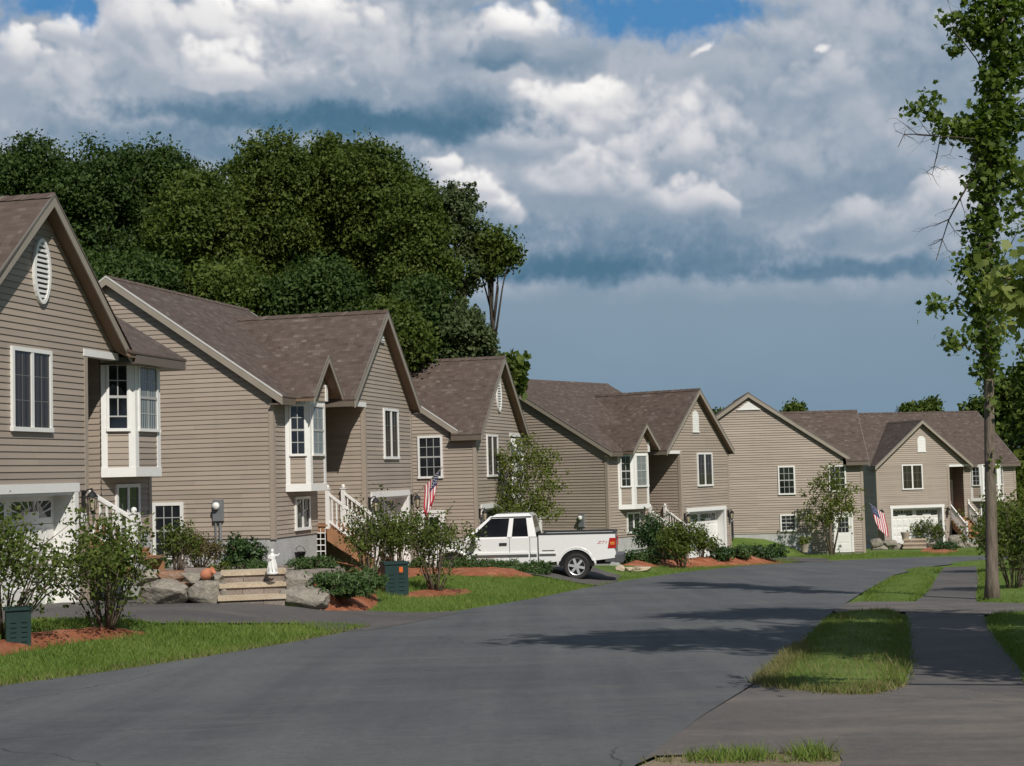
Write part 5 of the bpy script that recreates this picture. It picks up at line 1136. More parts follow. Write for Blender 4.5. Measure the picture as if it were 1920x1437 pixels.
def statue():
    b = at(511, 1077, 27.62); t = empty('garden_statue', b, .5, 'small white statue of a draped figure standing on the top stone step', 'statue')
    m = MB(); m.lathe([(.13, 0), (.13, .04), (.115, .05), (.10, .09), (.085, .20), (.065, .30), (.075, .36), (.07, .40), (.03, .425), (.028, .44)], 14)
    m.sphere((0, 0, .475), .042, 10, 7, (.9, 1, 1.15)); m.tube([(-.065, 0, .39), (-.10, -.03, .33), (-.05, -.085, .32)], [.024, .02, .014], 6); m.tube([(.065, 0, .39), (.12, -.02, .37), (.15, -.05, .42)], [.024, .02, .013], 6)
    for i in range(9): a = i * .7; m.tube([(.07 * math.cos(a), .07 * math.sin(a), .30), (.095 * math.cos(a + .1), .095 * math.sin(a + .1), .16), (.118 * math.cos(a + .2), .118 * math.sin(a + .2), .05)], [.006, .011, .014], 5)
    m.build('figure', 'statue', t, smooth=True); t.scale = (.82, .82, .88)
statue()
def figurine():
    b = tb(365, 1066); t = empty('garden_ornament', b, 0, 'little white garden ornament among the bronze leaved shrub', 'ornament'); m = MB(); m.lathe([(.06, 0), (.06, .02), (.045, .05), (.055, .13), (.03, .2), (.035, .235), (.005, .29)], 12); m.build('ornament_body', 'statue', t, smooth=True)
figurine()
def jar():
    b = at(389, 1076, 27.7); t = empty('terracotta_jar', b, 0, 'terracotta jar lying tipped on the garden wall', 'jar'); m = MB(); m.lathe([(.05, -.13), (.085, -.1), (.105, -.02), (.09, .06), (.055, .10), (.075, .13), (.07, .135), (.045, .10)], 16)
    o = m.build('jar_body', 'terracotta', t, smooth=True); o.rotation_euler = (.5, 1.0, .3)
jar()
def basket():
    b = h2(3.0, .10, .62); t = empty('coal_bucket', b, 0, 'black bucket hanging on the pale concrete foundation', 'bucket'); m = MB(); m.lathe([(.10, 0), (.16, .20), (.17, .21), (.15, .20), (.09, .02)], 14); m.build('bucket_body', 'metal_black', t, smooth=True)
    m = MB(); m.tube([(-.16, 0, .2), (-.09, 0, .33), (0, 0, .37), (.09, 0, .33), (.16, 0, .2)], [.009] * 5, 6); m.build('handle', 'metal_black', t)
basket()
# ------------------------------------------------------------------ utility boxes
def utility_box(px, py, wpx, hpx, label, rz, orange=True):
    b = gt(px, py); k = b.y / F; W, Hh = wpx * k, hpx * k; t = empty('utility_box', b, rz, label, 'utility box', 'green utility boxes in the front beds')
    m = MB(); d = W * .9
    m.hexa([(-W / 2, -d / 2, -.06), (W / 2, -d / 2, -.06), (W / 2, d / 2, -.06), (-W / 2, d / 2, -.06), (-W / 2, -d / 2, Hh * .9), (W / 2, -d / 2, Hh * .9), (W / 2, d / 2, Hh * .94), (-W / 2, d / 2, Hh * .94)])
    m2 = m; m = MB(); m.box(-W / 2 - .02, W / 2 + .02, -d / 2 - .025, d / 2 + .02, Hh * .90, Hh * .97); m.build('lid', 'utility', t, bevel=.012)
    m = m2
    for i in range(5):
        for s in (-1, 1): m.box(s * W * .22 - W * .12, s * W * .22 + W * .12, -d / 2 - .014, -d / 2 + .001, Hh * (.12 + i * .12), Hh * (.16 + i * .12))
    m.build('cabinet', 'utility', t, bevel=.004)
    if orange: m = MB(); m.box(W * .10, W * .26, -d / 2 - .018, -d / 2 - .001, Hh * .66, Hh * .82); m.build('label_plate', 'orange', t)
utility_box(740, 1114, 44, 62, 'upright green utility box with orange label between the shrubs', rad(18))
utility_box(34, 1211, 44, 74, 'dark green utility box at the left frame edge beside a shrub', rad(22), False)
# ------------------------------------------------------------------ wall lanterns, meters, air conditioner
def lantern(hs, x, z, label, q, s=1.0):
    p = hs(x, q, z); c = hs(x, q + 1, z) - p; rz = math.atan2(c.y, c.x) - math.pi / 2
    t = empty('wall_lantern', p, rz, label, 'wall lantern', 'black wall lanterns beside the garages'); y = .22
    m = MB(); m.box(-.06 * s, .06 * s, .02, .045, -.15 * s, .16 * s); m.tube([(0, .04, .06 * s), (0, .12, .17 * s), (0, y, .19 * s), (0, y, .14 * s)], [.016 * s] * 4, 6); m.build('bracket', 'metal_black', t)
    m = MB(); m.lathe([(.115 * s, .0), (.12 * s, .012), (.06 * s, .09 * s), (.015 * s, .13 * s), (.012 * s, .17 * s)], 8, (0, y, .02)); m.lathe([(.01, -.33 * s), (.05 * s, -.27 * s), (.065 * s, -.255 * s)], 8, (0, y, .02)); m.build('cap', 'metal_black', t)
    m = MB(); m.lathe([(.06 * s, -.25 * s), (.095 * s, -.005)], 6, (0, y, .02)); gl = m.build('lantern_glass', 'amber', t)
    m = MB()
    for i in range(6): a = 2 * math.pi * i / 6; m.tube([(.062 * s * math.cos(a), y + .062 * s * math.sin(a), -.235 * s), (.098 * s * math.cos(a), y + .098 * s * math.sin(a), .018)], [.008 * s] * 2, 4)
    m.build('cage', 'metal_black', gl)
lantern(HS[1], -.2, 2.06, 'wall lantern between the nearest garage and its stair rail', .45)
lantern(HS[2], -4.22, 2.05, 'wall lantern at the foot of the hanging flag', .95); lantern(HS[2], -.22, 2.05, 'wall lantern between the second stair rail and garage door', .95)
lantern(HS[3], -4.2, 2.05, 'wall lantern behind the birch beside the shaded garage door', .95)
lantern(HS[4], -4.2, 2.0, 'wall lantern right of the white garage of the arched vent house', .95); lantern(HS[4], -.2, 2.0, 'wall lantern left of the white garage of the arched vent house', .95)
lantern(HS[6], -.2, 2.0, 'wall lantern between the far garage door and stairs', .8); lantern(HS[6], -4.6, 2.0, 'wall lantern left of the far garage door above the flag', .8)
def plaque():
    hs = HS[1]; p = hs(-.22, .46, 1.66); c = hs(-.22, 1.46, 1.66) - p; rz = math.atan2(c.y, c.x) - math.pi / 2
    t = empty('number_plaque', p, rz, 'white oval house number plaque beside the nearest garage door', 'plaque')
    m = MB(); N = 24
    m.prism([(.145 * math.cos(2 * math.pi * i / N), .02, .19 * math.sin(2 * math.pi * i / N)) for i in range(N)], (0, .015, 0)); m.build('rim', 'number', t)
    m = MB(); m.prism([(.128 * math.cos(2 * math.pi * i / N), .034, .172 * math.sin(2 * math.pi * i / N)) for i in range(N)], (0, .008, 0)); m.build('plate', 'white', t)
    cu = bpy.data.curves.new('digits', 'FONT'); cu.body = '0'; cu.size = .26; cu.extrude = .004; cu.align_x = 'CENTER'; cu.align_y = 'CENTER'
    tmp = bpy.data.objects.new('tmp', cu); C.objects.link(tmp); me = bpy.data.meshes.new_from_object(tmp.evaluated_get(bpy.context.evaluated_depsgraph_get())); bpy.data.objects.remove(tmp)
    o = link('digit', me, 'number', t); o.rotation_euler = (math.pi / 2, 0, math.pi); o.location = (0, .046, 0)
plaque()
def meter(hs, x, y, z, label, out=(1, 0)):
    p = hs(x, y, z); c = hs(x + out[0], y + out[1], z) - p; rz = math.atan2(c.y, c.x) - math.pi / 2
    t = empty('electric_meter', p, rz, label, 'electric meter', 'grey electric meters on the end walls')
    m = MB(); m.box(-.14, .14, .02, .13, -.30, .26); m.build('meter_box', 'metal_grey', t, bevel=.01)
    m = MB(); m.tube([(.02, .15, .10), (.02, .20, .10), (.02, .24, .10)], [.10, .10, .085], 14); m.build('meter_dial', 'white', t, smooth=True)
    m = MB(); m.tube([(-.05, .07, -.35), (-.05, .07, -1.2)], [.035, .035], 8); m.tube([(.08, .07, -.35), (.08, .07, -1.2)], [.025, .025], 8); m.build('conduit', 'metal_grey', t)
meter(HS[2], 4.5, -1.55, 2.05, 'grey electric meter on the sunlit end wall above the dark rounded shrub')
meter(HS[4], 4.5, -1.35, 2.05, 'grey electric meter on the end wall right of the birch')
meter(HS[5], -4.4, -5.85, 2.05, 'small grey meter box above the air conditioner', (-1, 0))
def ac():
    p = HS[5](-4.9, -6.1, 1.0); c = HS[5](-5.9, -6.1, 1.0) - p; t = empty('air_conditioner', p, math.atan2(c.y, c.x), 'dark air conditioner on the turf bank against the broad end wall', 'air conditioner')
    m = MB(); m.box(-.36, .36, -.36, .36, .05, .78); m.build('casing', 'ac', t, bevel=.02)
    m = MB(); m.box(-.39, .39, -.39, .39, .78, .83); m.box(-.38, .38, -.38, .38, 0, .05); m.build('casing_rim', 'plastic_grey', t, bevel=.01)
    m = MB()
    for i in range(14): m.box(.362, .375, -.34, .34, .09 + i * .048, .105 + i * .048)
    m.build('grille', 'plastic', t); m = MB(); m.tube([(-.2, .3, .4), (-.42, .35, .9), (-.47, .36, 1.2)], [.02] * 3, 6); m.build('pipe', 'plastic_grey', t)
ac()
def bench():
    b = HS[4](2.6, 1.0, .62); c = HS[4](2.6, 2, .62) - b; t = empty('garden_bench', b, math.atan2(c.y, c.x) - math.pi / 2, 'dark iron garden bench by the foundation behind the pickup tailgate', 'bench')
    m = MB(); 
    for i in range(5): m.box(-.55, .55, -.2 + i * .09, -.14 + i * .09, .40, .42)
    m.build('seat', 'metal_black', t); m = MB()
    for i in range(9): m.box(-.52 + i * .13, -.49 + i * .13, -.24, -.22, .42, .84)
    m.box(-.55, .55, -.25, -.21, .84, .88); m.build('backrest', 'metal_black', t)
    for sx0 in (-.54, .54):
        m = MB(); m.tube([(sx0, -.22, 0), (sx0, -.22, .42)], [.02, .02], 6); m.tube([(sx0, .2, 0), (sx0, .2, .6), (sx0, -.2, .62)], [.02] * 3, 6); m.build('leg', 'metal_black', t)
bench()
def planter(px, py, D, hpx, label):
    b = at(px, py, D); k = D / F; h = hpx * k; t = empty('planter', b, 0, label, 'planter', 'pale garden urns'); m = MB(); m.lathe([(h * .38, 0), (h * .36, h * .08), (h * .45, h * .6), (h * .55, h * .92), (h * .55, h), (h * .46, h), (h * .4, h * .85)], 16); m.build('urn', 'planter', t, smooth=True)
    m = MB(); m.lathe([(h * .42, h * .84), (h * .42, h * .88)], 14); m.build('soil_fill', 'mulch', t)
planter(1698, 1014, 88, 16, 'round pale planter at the head of the far steps')
planter(1509, 1036, 74, 16, 'pale planter with dry flowers at the end of the far concrete foundation')
mound('dry_plant', 1509, 1022, .5, .7, .6, 'leaf_olive', 'dry yellowish plant in the planter by the far end wall', 520, .07, 30, 16, .12, base=at(1508, 1021, 74), cat='plant')
# red geraniums on the second house's steps
mound('potted_geranium', 640, 960, .5, .5, .5, 'leaf_red', 'reddish potted plant standing on the second house steps', 521, .06, 40, 16, .1, base=h2(.75, 1.9, 1.05), cat='plant')
# ------------------------------------------------------------------ flags
def flag(pole0, pole1, fly, label, fold=0.08, u0=.42, u1=.97, swing=(0, 0, 0), gather=.45, seed=0, ang=0):
    t = empty('flag', pole0, 0, label, 'flag', 'national flags hung out at the garages')
    a = Vector((0, 0, 0)); b = pole1 - pole0
    m = MB(); m.tube([a, b], [.014, .012], 8); m.sphere(b, .024, 8, 6); m.build('pole', 'planter', t)
    h0, h1_ = b * u0, b * u1; NU, NV = 39, 36
    side = b.normalized().cross(Vector((0, 0, 1))); side.normalize(); mid = h0.lerp(h1_, .5) + Vector(swing)
    V = []
    for i in range(NU + 1):
        u = i / NU
        for j in range(NV + 1):
            v = j / NV
            p = h0.lerp(h1_, u); g = gather * (v ** .8)
            base_ = p.lerp(mid + Vector((0, 0, p.z * .0 + (h0.lerp(h1_, u).z - mid.z) * .9)), g)
            w_ = math.sin(u * 9.5 + v * 2.2 + seed) * fold * (.15 + v) + math.sin(u * 21 + v * 4 + seed) * fold * .35 * v
            q = base_ + Vector((0, 0, -1)) * fly * v * (1 - .12 * abs(u - .5)) + side * w_ + Vector(swing) * v + b.normalized() * (.03 * math.sin(v * 7 + u * 3))
            V.append(q)
    fr = {'flag_red': [], 'flag_white': [], 'flag_blue': []}; faces = []; mi = []
    for i in range(NU):
        for j in range(NV):
            k = i * (NV + 1) + j; faces.append([k, k + 1, k + NV + 2, k + NV + 1]); st = (NU - 1 - i) // 3
            mi.append(2 if (st < 7 and j < NV * .4) else (0 if st % 2 == 0 else 1))
    me = bpy.data.meshes.new('flag_cloth'); me.from_pydata(V, [], faces)
    o = link('flag_cloth', me, ['flag_red', 'flag_white', 'flag_blue'], t, True); me.polygons.foreach_set('material_index', mi)
    sol = o.modifiers.new('thickness', 'SOLIDIFY'); sol.thickness = .004
    s = MB()
    for r_ in range(7):
        for c_ in range(5 if r_ % 2 else 6):
            i = NU - 2 - r_ * 2.6; j = (c_ + (.5 if r_ % 2 else 0)) * NV * .4 / 6.2 + 1
            i, j = int(max(0, i)), int(j); c = V[i * (NV + 1) + j]; e1 = (V[(i + 1) * (NV + 1) + j] - c).normalized(); e2 = (V[i * (NV + 1) + j + 1] - c).normalized(); nn = e1.cross(e2).normalized()
            for sg in (-1, 1):
                pts = []
                for k in range(10): a_ = math.pi * k / 5; rr = .026 if k % 2 == 0 else .011; pts.append(c + nn * (sg * .005) + e1 * (rr * math.cos(a_)) + e2 * (rr * math.sin(a_)))
                s.face(pts)
    s.build('stars', 'flag_white', o)
q0 = HS[2](-4.3, 1.0, 2.0)
flag(at(774, 934, q0.y - .05), at(829, 877, q0.y - 1.0), 1.15, 'striped national flag drooping from a pole at the second garage corner', .07, .40, .95, (-.10, -.05, 0), .62, 1)
q6 = HS[6](-4.55, .8, 2.0)
flag(at(1660, 966, q6.y - .2), at(1630, 944, q6.y - 1.2), 1.5, 'striped national flag hanging left of the far white garage door', .05, .05, .97, (.25, 0, 0), .25, 4)
# ------------------------------------------------------------------ PICKUP
def pickup():
    c = gt(1082, 1087); A = rad(6); hd = Vector((-math.cos(A), math.sin(A), 0)); rz = math.atan2(hd.y, hd.x)
    # local frame: x forward, y left (towards the camera), origin under the near rear wheel
    off = Matrix.Rotation(rz, 4, 'Z') @ Vector((1.27, .86, 0))
    t = empty('pickup_truck', c - off, rz, 'white extended cab pickup truck parked side on in the driveway', 'pickup truck')
    W = .98; RA, FA, RW = 1.27, 4.92, .385
    def arch(cx, r=.50, z=RW, n=12, zb=.55):
        a0 = math.asin(min(1, (zb - z) / r)); return [(cx + r * math.cos(a), z + r * math.sin(a)) for a in [math.pi - a0 - (math.pi - 2 * a0) * i / n for i in range(n + 1)]]
    def side(prof, y0, y1, nm, mat, par, bev=.03): m = MB(); m.prism([(x, y0, z) for x, z in prof], (0, y1 - y0, 0)); return m.build(nm, mat, par, bevel=bev)
    # bed: two flanks with a bulging fender, front panel, floor
    bedp = [(.14, .62)] + [(.66, .56)] + arch(RA)[::1] + [(2.36, .50), (2.36, 1.33), (.14, 1.33)]
    for s, nm in ((1, 'near'), (-1, 'far')):
        y0, y1 = (W - .09, W) if s > 0 else (-W, -W + .09)
        b = side(bedp, y0, y1, 'bed_side', 'car', t, .02)
        m = MB(); m.tube([(x, s * (W - .03), z) for x, z in [(RA + .56 * math.cos(a), RW + .56 * math.sin(a)) for a in [math.pi * i / 14 for i in range(15)]]], [.02] + [.04] * 13 + [.02], 8); m.build('wheel_arch', 'car', b, smooth=True)
        m = MB(); m.box(.12, 2.36, s * W - s * .10, s * W + s * .012, 1.325, 1.375); m.build('rail_cap', 'plastic', b, bevel=.012)
    m = MB(); m.box(.2, 2.34, -W + .1, W - .1, .78, .84); m.box(2.28, 2.34, -W + .1, W - .1, .84, 1.33); m.build('bed_floor', 'plastic', t)
    m = MB(); m.box(.12, .19, -W + .095, W - .095, .66, 1.33); tg = m.build('tailgate', 'car', t, bevel=.02)
    m = MB(); m.box(.10, .125, -.16, .16, 1.12, 1.2); m.build('handle', 'plastic', tg, bevel=.01)
    m = MB(); m.box(.115, .2, -W + .1, W - .1, 1.33, 1.37); m.build('tailgate_cap', 'plastic', tg, bevel=.01)
    # cab and front end: lower body
    cabp = [(2.40, .48), (4.36, .48)] + arch(FA, .50, zb=.50) + [(5.62, .55), (5.74, .62), (5.76, .95), (5.68, 1.10), (5.3, 1.16), (4.55, 1.22), (4.42, 1.24), (2.40, 1.25)]
    m = MB(); m.prism([(x, -W + .02, z) for x, z in cabp], (0, 2 * W - .04, 0)); body = m.build('body', 'car', t, bevel=.05)
    for s in (-1, 1):
        m = MB(); m.tube([(x, s * (W - .05), z) for x, z in [(FA + .54 * math.cos(a), RW + .54 * math.sin(a)) for a in [math.pi * i / 14 for i in range(15)]]], [.03] + [.055] * 13 + [.03], 8); m.build('wheel_arch', 'car', body, smooth=True)
    # cab upper: roof shell standing on tapered pillars
    gb = [(2.42, .93), (4.50, .91)]; zt_ = 1.95
    P = {}
    def Y(x, z): return .95 - .20 * max(0, (z - 1.24)) / .71
    m = MB()
    roofp = [(2.62, 1.90), (3.72, 1.90), (3.55, 1.955), (2.8, 1.965)]
    # roof panel
    m.hexa([(2.56, -.78, 1.885), (3.78, -.76, 1.875), (3.78, .76, 1.875), (2.56, .78, 1.885), (2.66, -.66, 1.965), (3.62, -.64, 1.955), (3.62, .64, 1.955), (2.66, .66, 1.965)]); cab = m.build('cab_roof', 'car', t, bevel=.035)
    for s in (-1, 1):
        m = MB(); y = lambda z: s * (.945 - .235 * (z - 1.24) / .65)
        def pil(xa0, xa1, xb0, xb1, z0=1.235, z1=1.90):
            d = Vector((0, -s * .07, 0)); m.prism([(xa0, y(z0), z0), (xa1, y(z0), z0), (xb1, y(z1), z1), (xb0, y(z1), z1)], d)
        pil(2.42, 2.66, 2.56, 2.74); pil(3.16, 3.30, 3.10, 3.22); pil(4.42, 4.56, 3.70, 3.80); 
        m.prism([(2.42, y(1.235), 1.235), (4.5, y(1.235), 1.235), (4.46, y(1.29), 1.29), (2.44, y(1.29), 1.29)], (0, -s * .07, 0)); m.prism([(2.6, y(1.83), 1.83), (3.82, y(1.83), 1.83), (3.74, y(1.90), 1.90), (2.6, y(1.90), 1.90)], (0, -s * .07, 0)); m.build('pillar_frame', 'car', t)
    for s in (-1, 1):
        y = lambda z, i=.022: s * (.945 - .235 * (z - 1.24) / .65 - i)
        m = MB(); m.prism([(3.28, y(1.28), 1.28), (4.48, y(1.28), 1.28), (3.78, y(1.86), 1.86), (3.20, y(1.86), 1.86)], (0, -s * .01, 0)); m.build('side_window', 'car_glass', t)
        m = MB(); m.prism([(2.64, y(1.28), 1.28), (3.18, y(1.28), 1.28), (3.13, y(1.86), 1.86), (2.72, y(1.86), 1.86)], (0, -s * .01, 0)); m.build('side_window', 'car_glass', t)
    m = MB(); m.prism([(4.53, -.88, 1.24), (4.53, .88, 1.24), (3.77, .70, 1.88), (3.77, -.70, 1.88)], (-.012, 0, -.01)); m.build('windscreen', 'car_glass', t)
    m = MB(); m.prism([(2.425, -.86, 1.27), (2.425, .86, 1.27), (2.56, .70, 1.88), (2.56, -.70, 1.88)], (.012, 0, 0)); m.build('rear_window', 'car_glass', t)
    m = MB(); m.box(2.5, 3.0, -.8, .8, .9, 1.5); m.box(3.25, 3.45, .15, .7, 1.0, 1.62); m.box(3.25, 3.45, -.7, -.15, 1.0, 1.62); m.box(3.3, 3.42, .3, .55, 1.62, 1.76); m.box(4.2, 4.5, -.85, .85, 1.1, 1.27); m.build('seat', 'plastic', t, bevel=.03)
    # seams, handles, mouldings
    m = MB()
    for x in (3.22, 2.62): m.box(x - .006, x + .006, W - .021, W - .016, .56, 1.25)
    m.box(2.36, 2.40, -W + .05, W - .03, .5, 1.24); m.box(4.36, 4.372, W - .021, W - .016, .56, 1.2); m.build('door_seam', 'plastic', t)
    m = MB(); m.box(3.30, 3.52, W - .02, W + .012, 1.05, 1.12); m.build('door_handle', 'plastic', t, bevel=.01)
    m = MB(); m.box(2.66, 4.34, W - .02, W + .018, .72, .83); m.box(2.42, 2.60, W - .02, W + .018, .72, .83); m.box(1.86, 2.34, W - .001, W + .02, .72, .81); mo = m.build('side_moulding', 'car', t, bevel=.01)
    m = MB(); m.box(2.66, 4.34, W + .01, W + .022, .725, .775); m.box(2.42, 2.60, W + .01, W + .022, .725, .775); m.box(1.86, 2.34, W + .01, W + .024, .725, .775); m.build('moulding_stripe', 'plastic_grey', mo)
    m = MB(); m.box(1.9, 2.26, W - .001, W + .01, .855, .88); m.build('side_badge', 'plastic', t)
    m = MB(); m.beam((4.30, W - .05, 1.20), (4.26, W + .12, 1.20), .05, .06); m.hexa([(4.20, W + .08, 1.05), (4.30, W + .08, 1.05), (4.30, W + .26, 1.07), (4.20, W + .26, 1.07), (4.22, W + .08, 1.32), (4.29, W + .08, 1.32), (4.29, W + .26, 1.30), (4.22, W + .26, 1.30)]); m.build('wing_mirror', 'plastic', t, bevel=.02)
    m = MB(); m.hexa([(5.70, -.9, .62), (5.80, -.8, .62), (5.80, .8, .62), (5.70, .9, .62), (5.70, -.9, .80), (5.80, -.8, .80), (5.80, .8, .80), (5.70, .9, .80)]); m.build('front_bumper', 'chrome', t, bevel=.03)
    for s in (-1, 1): m = MB(); m.box(5.60, 5.755, s * .62, s * .93, .86, 1.03); m.build('headlight', 'amber', t, bevel=.02)
    m = MB(); m.box(-.02, .42, W - .16, W - .01, .50, .64); m.box(-.02, .42, -W + .01, -W + .16, .50, .64); m.box(-.10, .16, -.90, .90, .48, .70); m.build('rear_bumper', 'plastic_grey', t, bevel=.025)
    for s in (-1, 1):
        m = MB(); m.hexa([(.10, s * (W - .10), .90), (.34, s * (W - .04), .90), (.34, s * (W + .012), .90), (.10, s * (W + .008), .90), (.10, s * (W - .10), 1.20), (.28, s * (W - .04), 1.20), (.28, s * (W + .012), 1.20), (.10, s * (W + .008), 1.20)]); tl = m.build('taillight', 'tail_red', t, bevel=.008)
        m = MB(); m.box(.135, .27, s * (W + .006), s * (W + .018), 1.0, 1.09); m.build('reflector', 'tail_amber', tl)
    m = MB(); m.box(.3, 5.3, -.5, .5, .42, .56); m.box(.5, 1.9, -.75, .75, .5, .7); m.build('chassis', 'metal_black', t); m = MB()
    for x in (RA, FA):
        for s in (-1, 1): m.prism([(x + .5 * math.cos(a), s * .60, RW + .5 * math.sin(a)) for a in [math.pi * i / 10 for i in range(11)]], (0, s * .33, 0))
    m.build('wheel_well', 'metal_black', t)
    for x in (RA, FA):
        for s in (-1, 1):
            yy = s * .83; e = empty('wheel', (0, 0, 0)); e.parent = t; e.location = (x, yy, RW)
            m = MB(); n = 28; pr = [(.25, -.11), (.345, -.13), (.378, -.10), (.385, 0), (.378, .10), (.345, .13), (.25, .11)]
            for k in range(len(pr) - 1):
                for i in range(n):
                    a, b = 2 * math.pi * i / n, 2 * math.pi * (i + 1) / n; f = lambda q, a: (q[0] * math.cos(a), q[1], q[0] * math.sin(a)); m.face([f(pr[k], a), f(pr[k], b), f(pr[k + 1], b), f(pr[k + 1], a)])
            for i in range(n): a = 2 * math.pi * i / n; m.beam((.383 * math.cos(a), -.09, .383 * math.sin(a)), (.383 * math.cos(a), .09, .383 * math.sin(a)), .03, .012, (math.cos(a), 0, math.sin(a)))
            m.build('tyre', 'tyre', e, smooth=False)
            m = MB(); 
            for k, (q0_, q1_) in enumerate((((.255, .11), (.235, .10)), ((.235, .10), (.225, -.05)))):
                for i in range(n): a, b = 2 * math.pi * i / n, 2 * math.pi * (i + 1) / n; g = lambda q, a: (q[0] * math.cos(a), s * q[1], q[0] * math.sin(a)); m.face([g(q0_, a), g(q0_, b), g(q1_, b), g(q1_, a)])
            for i in range(6): a = 2 * math.pi * i / 6 + .2; m.beam((.05 * math.cos(a), s * .09, .05 * math.sin(a)), (.235 * math.cos(a), s * .085, .235 * math.sin(a)), .075, .03, (0, s, 0))
            m.tube([(0, s * .0, 0), (0, s * .11, 0)], [.075, .06], 14); m.build('rim', 'chrome', e)
            m = MB(); m.tube([(0, s * -.05, 0), (0, s * .03, 0)], [.22, .22], 20); m.build('brake_disc', 'metal_black', e)
    cu = bpy.data.curves.new('decal', 'FONT'); cu.body = 'Z71'; cu.size = .15; cu.extrude = .001; cu.align_x = 'CENTER'; cu.align_y = 'CENTER'; cu.shear = .25
    tmp = bpy.data.objects.new('tmp', cu); C.objects.link(tmp); me = bpy.data.meshes.new_from_object(tmp.evaluated_get(bpy.context.evaluated_depsgraph_get())); bpy.data.objects.remove(tmp)
    o = link('decal', me, 'decal_red', t); o.rotation_euler = (math.pi / 2, 0, math.pi); o.location = (.50, W + .003, 1.07); o.scale = (1.25, .75, 1)
pickup()
